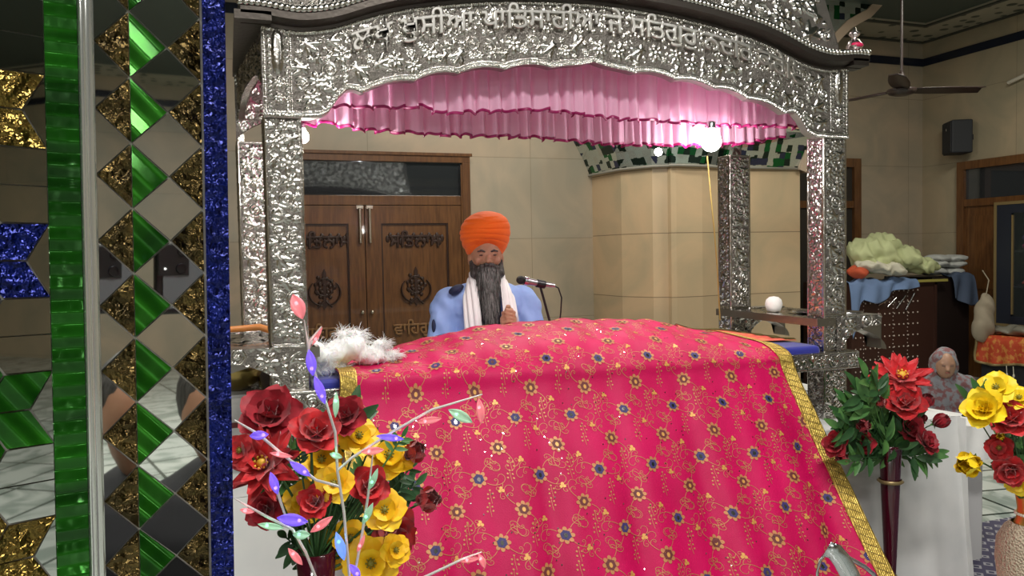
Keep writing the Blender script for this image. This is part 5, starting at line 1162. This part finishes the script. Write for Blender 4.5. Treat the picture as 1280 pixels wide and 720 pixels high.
# ------------------------------------------------------------------ light branch tree
tr_=empty('light_branch',at(438,735,1.36),0,'thin clear branches with glowing coloured leaf lights in front of the left bouquet','lights'); tl=Vector(tr_.location)
T_=lambda x,y,Y=1.36:Vector(at(x,y,Y))-tl
wirem=mat('clear frosted branch',(.62,.60,.58),.3,.2)
brs=[[(438,735),(430,640),(422,590),(419,540),(408,505),(396,475),(386,440),(380,400)],[(422,588),(440,572),(490,540),(540,512),(603,493)],[(440,735),(452,672),(460,620),(466,568)],[(424,608),(395,600),(352,567),(322,542),(293,525)],[(400,735),(382,690),(366,662),(332,645),(293,623)],[(343,602),(350,625),(360,655)],[(500,735),(540,717),(580,698),(602,690)],[(385,440),(388,425),(402,408)]]
for q in brs: MB().tube([T_(*p) for p in q],[.0024]*(len(q)-1)+[.0012],8).build('branch',wirem,tr_)
def lmat(n_,c,e): return mat(n_,c,.3,emit=(c,e),alpha=.72)
LM={'purple':lmat('purple leaf light',(.22,.12,.85),.45),'pink':lmat('pink leaf light',(.95,.28,.32),.22),'green':lmat('pale green leaf light',(.45,.78,.55),.12),'blue':lmat('blue leaf light',(.15,.3,.95),.8)}
LB={k:mat(k+' bead',c,.3,emit=(c,14)) for k,c in {'purple':(.55,.35,1),'pink':(1,.35,.4),'green':(.3,1,.6),'blue':(.2,.7,1)}.items()}
LV=[(386,437,391,470,'purple',13),(393,470,406,505,'purple',12),(390,432,403,409,'pink',5),(366,368,378,399,'pink',18),(420,490,419,522,'green',8),(470,545,505,549,'purple',9),(520,528,552,523,'pink',9),(560,512,590,528,'green',13),(598,498,601,530,'pink',11),(461,612,472,585,'green',8),(453,655,466,628,'green',9),(451,565,480,562,'pink',10),(446,690,456,668,'pink',6),(312,545,336,543,'purple',12),(337,566,366,571,'pink',7),(362,577,388,595,'purple',11),(338,590,347,618,'purple',11),(346,647,385,652,'purple',16),(322,655,355,660,'green',9),(300,637,318,640,'pink',7),(366,668,388,668,'green',12),(388,665,416,645,'pink',11),(420,665,430,700,'blue',12),(360,685,378,706,'pink',9),(575,702,600,697,'pink',6),(598,692,606,710,'pink',8),(437,705,450,722,'purple',10),(412,567,428,572,'green',8)]
for (x0,y0,x1,y1,kc,w_) in LV:
    a,b=T_(x0,y0,1.35),T_(x1,y1,1.345); d=b-a; L_=d.length; d.normalize(); ctr=Vector((0,-1,.2)); x=d.cross(ctr).normalized(); nn=x.cross(d); W_=w_*L_/math.hypot(x1-x0,y1-y0); G=[]
    for i in range(9):
        u=i/8; w2=W_*math.sin(PI*min(1,u*.98+.01))**.8; c=a+d*L_*u+nn*.004*math.sin(u*3); G.append([c+x*w2*v*.5+nn*(.12*W_*abs(v)) for v in (-1,-.5,0,.5,1)])
    o=MB().grid(G).build('leaf_light',LM[kc],tr_); s=o.modifiers.new('s','SOLIDIFY'); s.thickness=.0008
    MB().ell(a+d*L_*.72 if kc=='purple' else a+d*L_*.35,(.0030,)*3,8,6).build('light_bead',LB[kc],o)
# ------------------------------------------------------------------ bent steel bands at the bottom edge
hb_=empty('steel_hoops',at(1062,735,1.9),0,'bent grey steel bands rising from the bottom edge beside the pink cloth','bands'); hl=Vector(hb_.location)
def band(pts,w_,name):
    P=[Vector(at(x,y,Y))-hl for x,y,Y in pts]; G=[]
    for i,p in enumerate(P):
        d=(P[min(i+1,len(P)-1)]-P[max(i-1,0)]).normalized(); s_=d.cross(Vector((0,-1,.3))).normalized(); wv=s_*w_*.5+Vector((0,.3,0))*w_; G.append([p-wv,p+wv])
    o=MB().grid(G).build(name,chrome,hb_); s=o.modifiers.new('s','SOLIDIFY'); s.thickness=.003
band([(1022,740,1.9),(1021,715,1.9),(1025,700,1.9),(1033,690,1.9),(1042,686,1.9)],.018,'side_band')
band([(1033,686,1.88),(1043,689,1.88),(1052,700,1.88),(1062,718,1.88),(1072,740,1.88)],.050,'front_band')
band([(1045,688,1.92),(1062,698,1.94),(1080,708,1.96),(1092,718,1.98),(1102,735,2.0)],.014,'rear_band')
# ------------------------------------------------------------------ brass bowl, bedding at the far left
o=MB().lathe([(0,0),(.03,0),(.075,.03),(.095,.075),(.10,.11),(.096,.11),(.07,.04),(0,.02)],(.02,3.2,1.0),36).build('brass_bowl',mat('aged brass',(.38,.29,.10),.3,1)); tag(o,'aged brass bowl under the left silver shelf','bowl')
wb2=empty('storage_box',(-.02,3.25,.756),0,'white painted box carrying the brass bowl under the left silver shelf','box')
bevel(MB().box(-.14,.08,-.15,.15,0,.235).build('box_body',white_cl,wb2),.008); MB().box(-.15,.09,-.16,.16,.235,.243).build('lid',grey_cl,wb2); MB().box(-.142,.082,-.152,-.148,.12,.14).build('maroon_stripe',mat('maroon thread'),wb2)
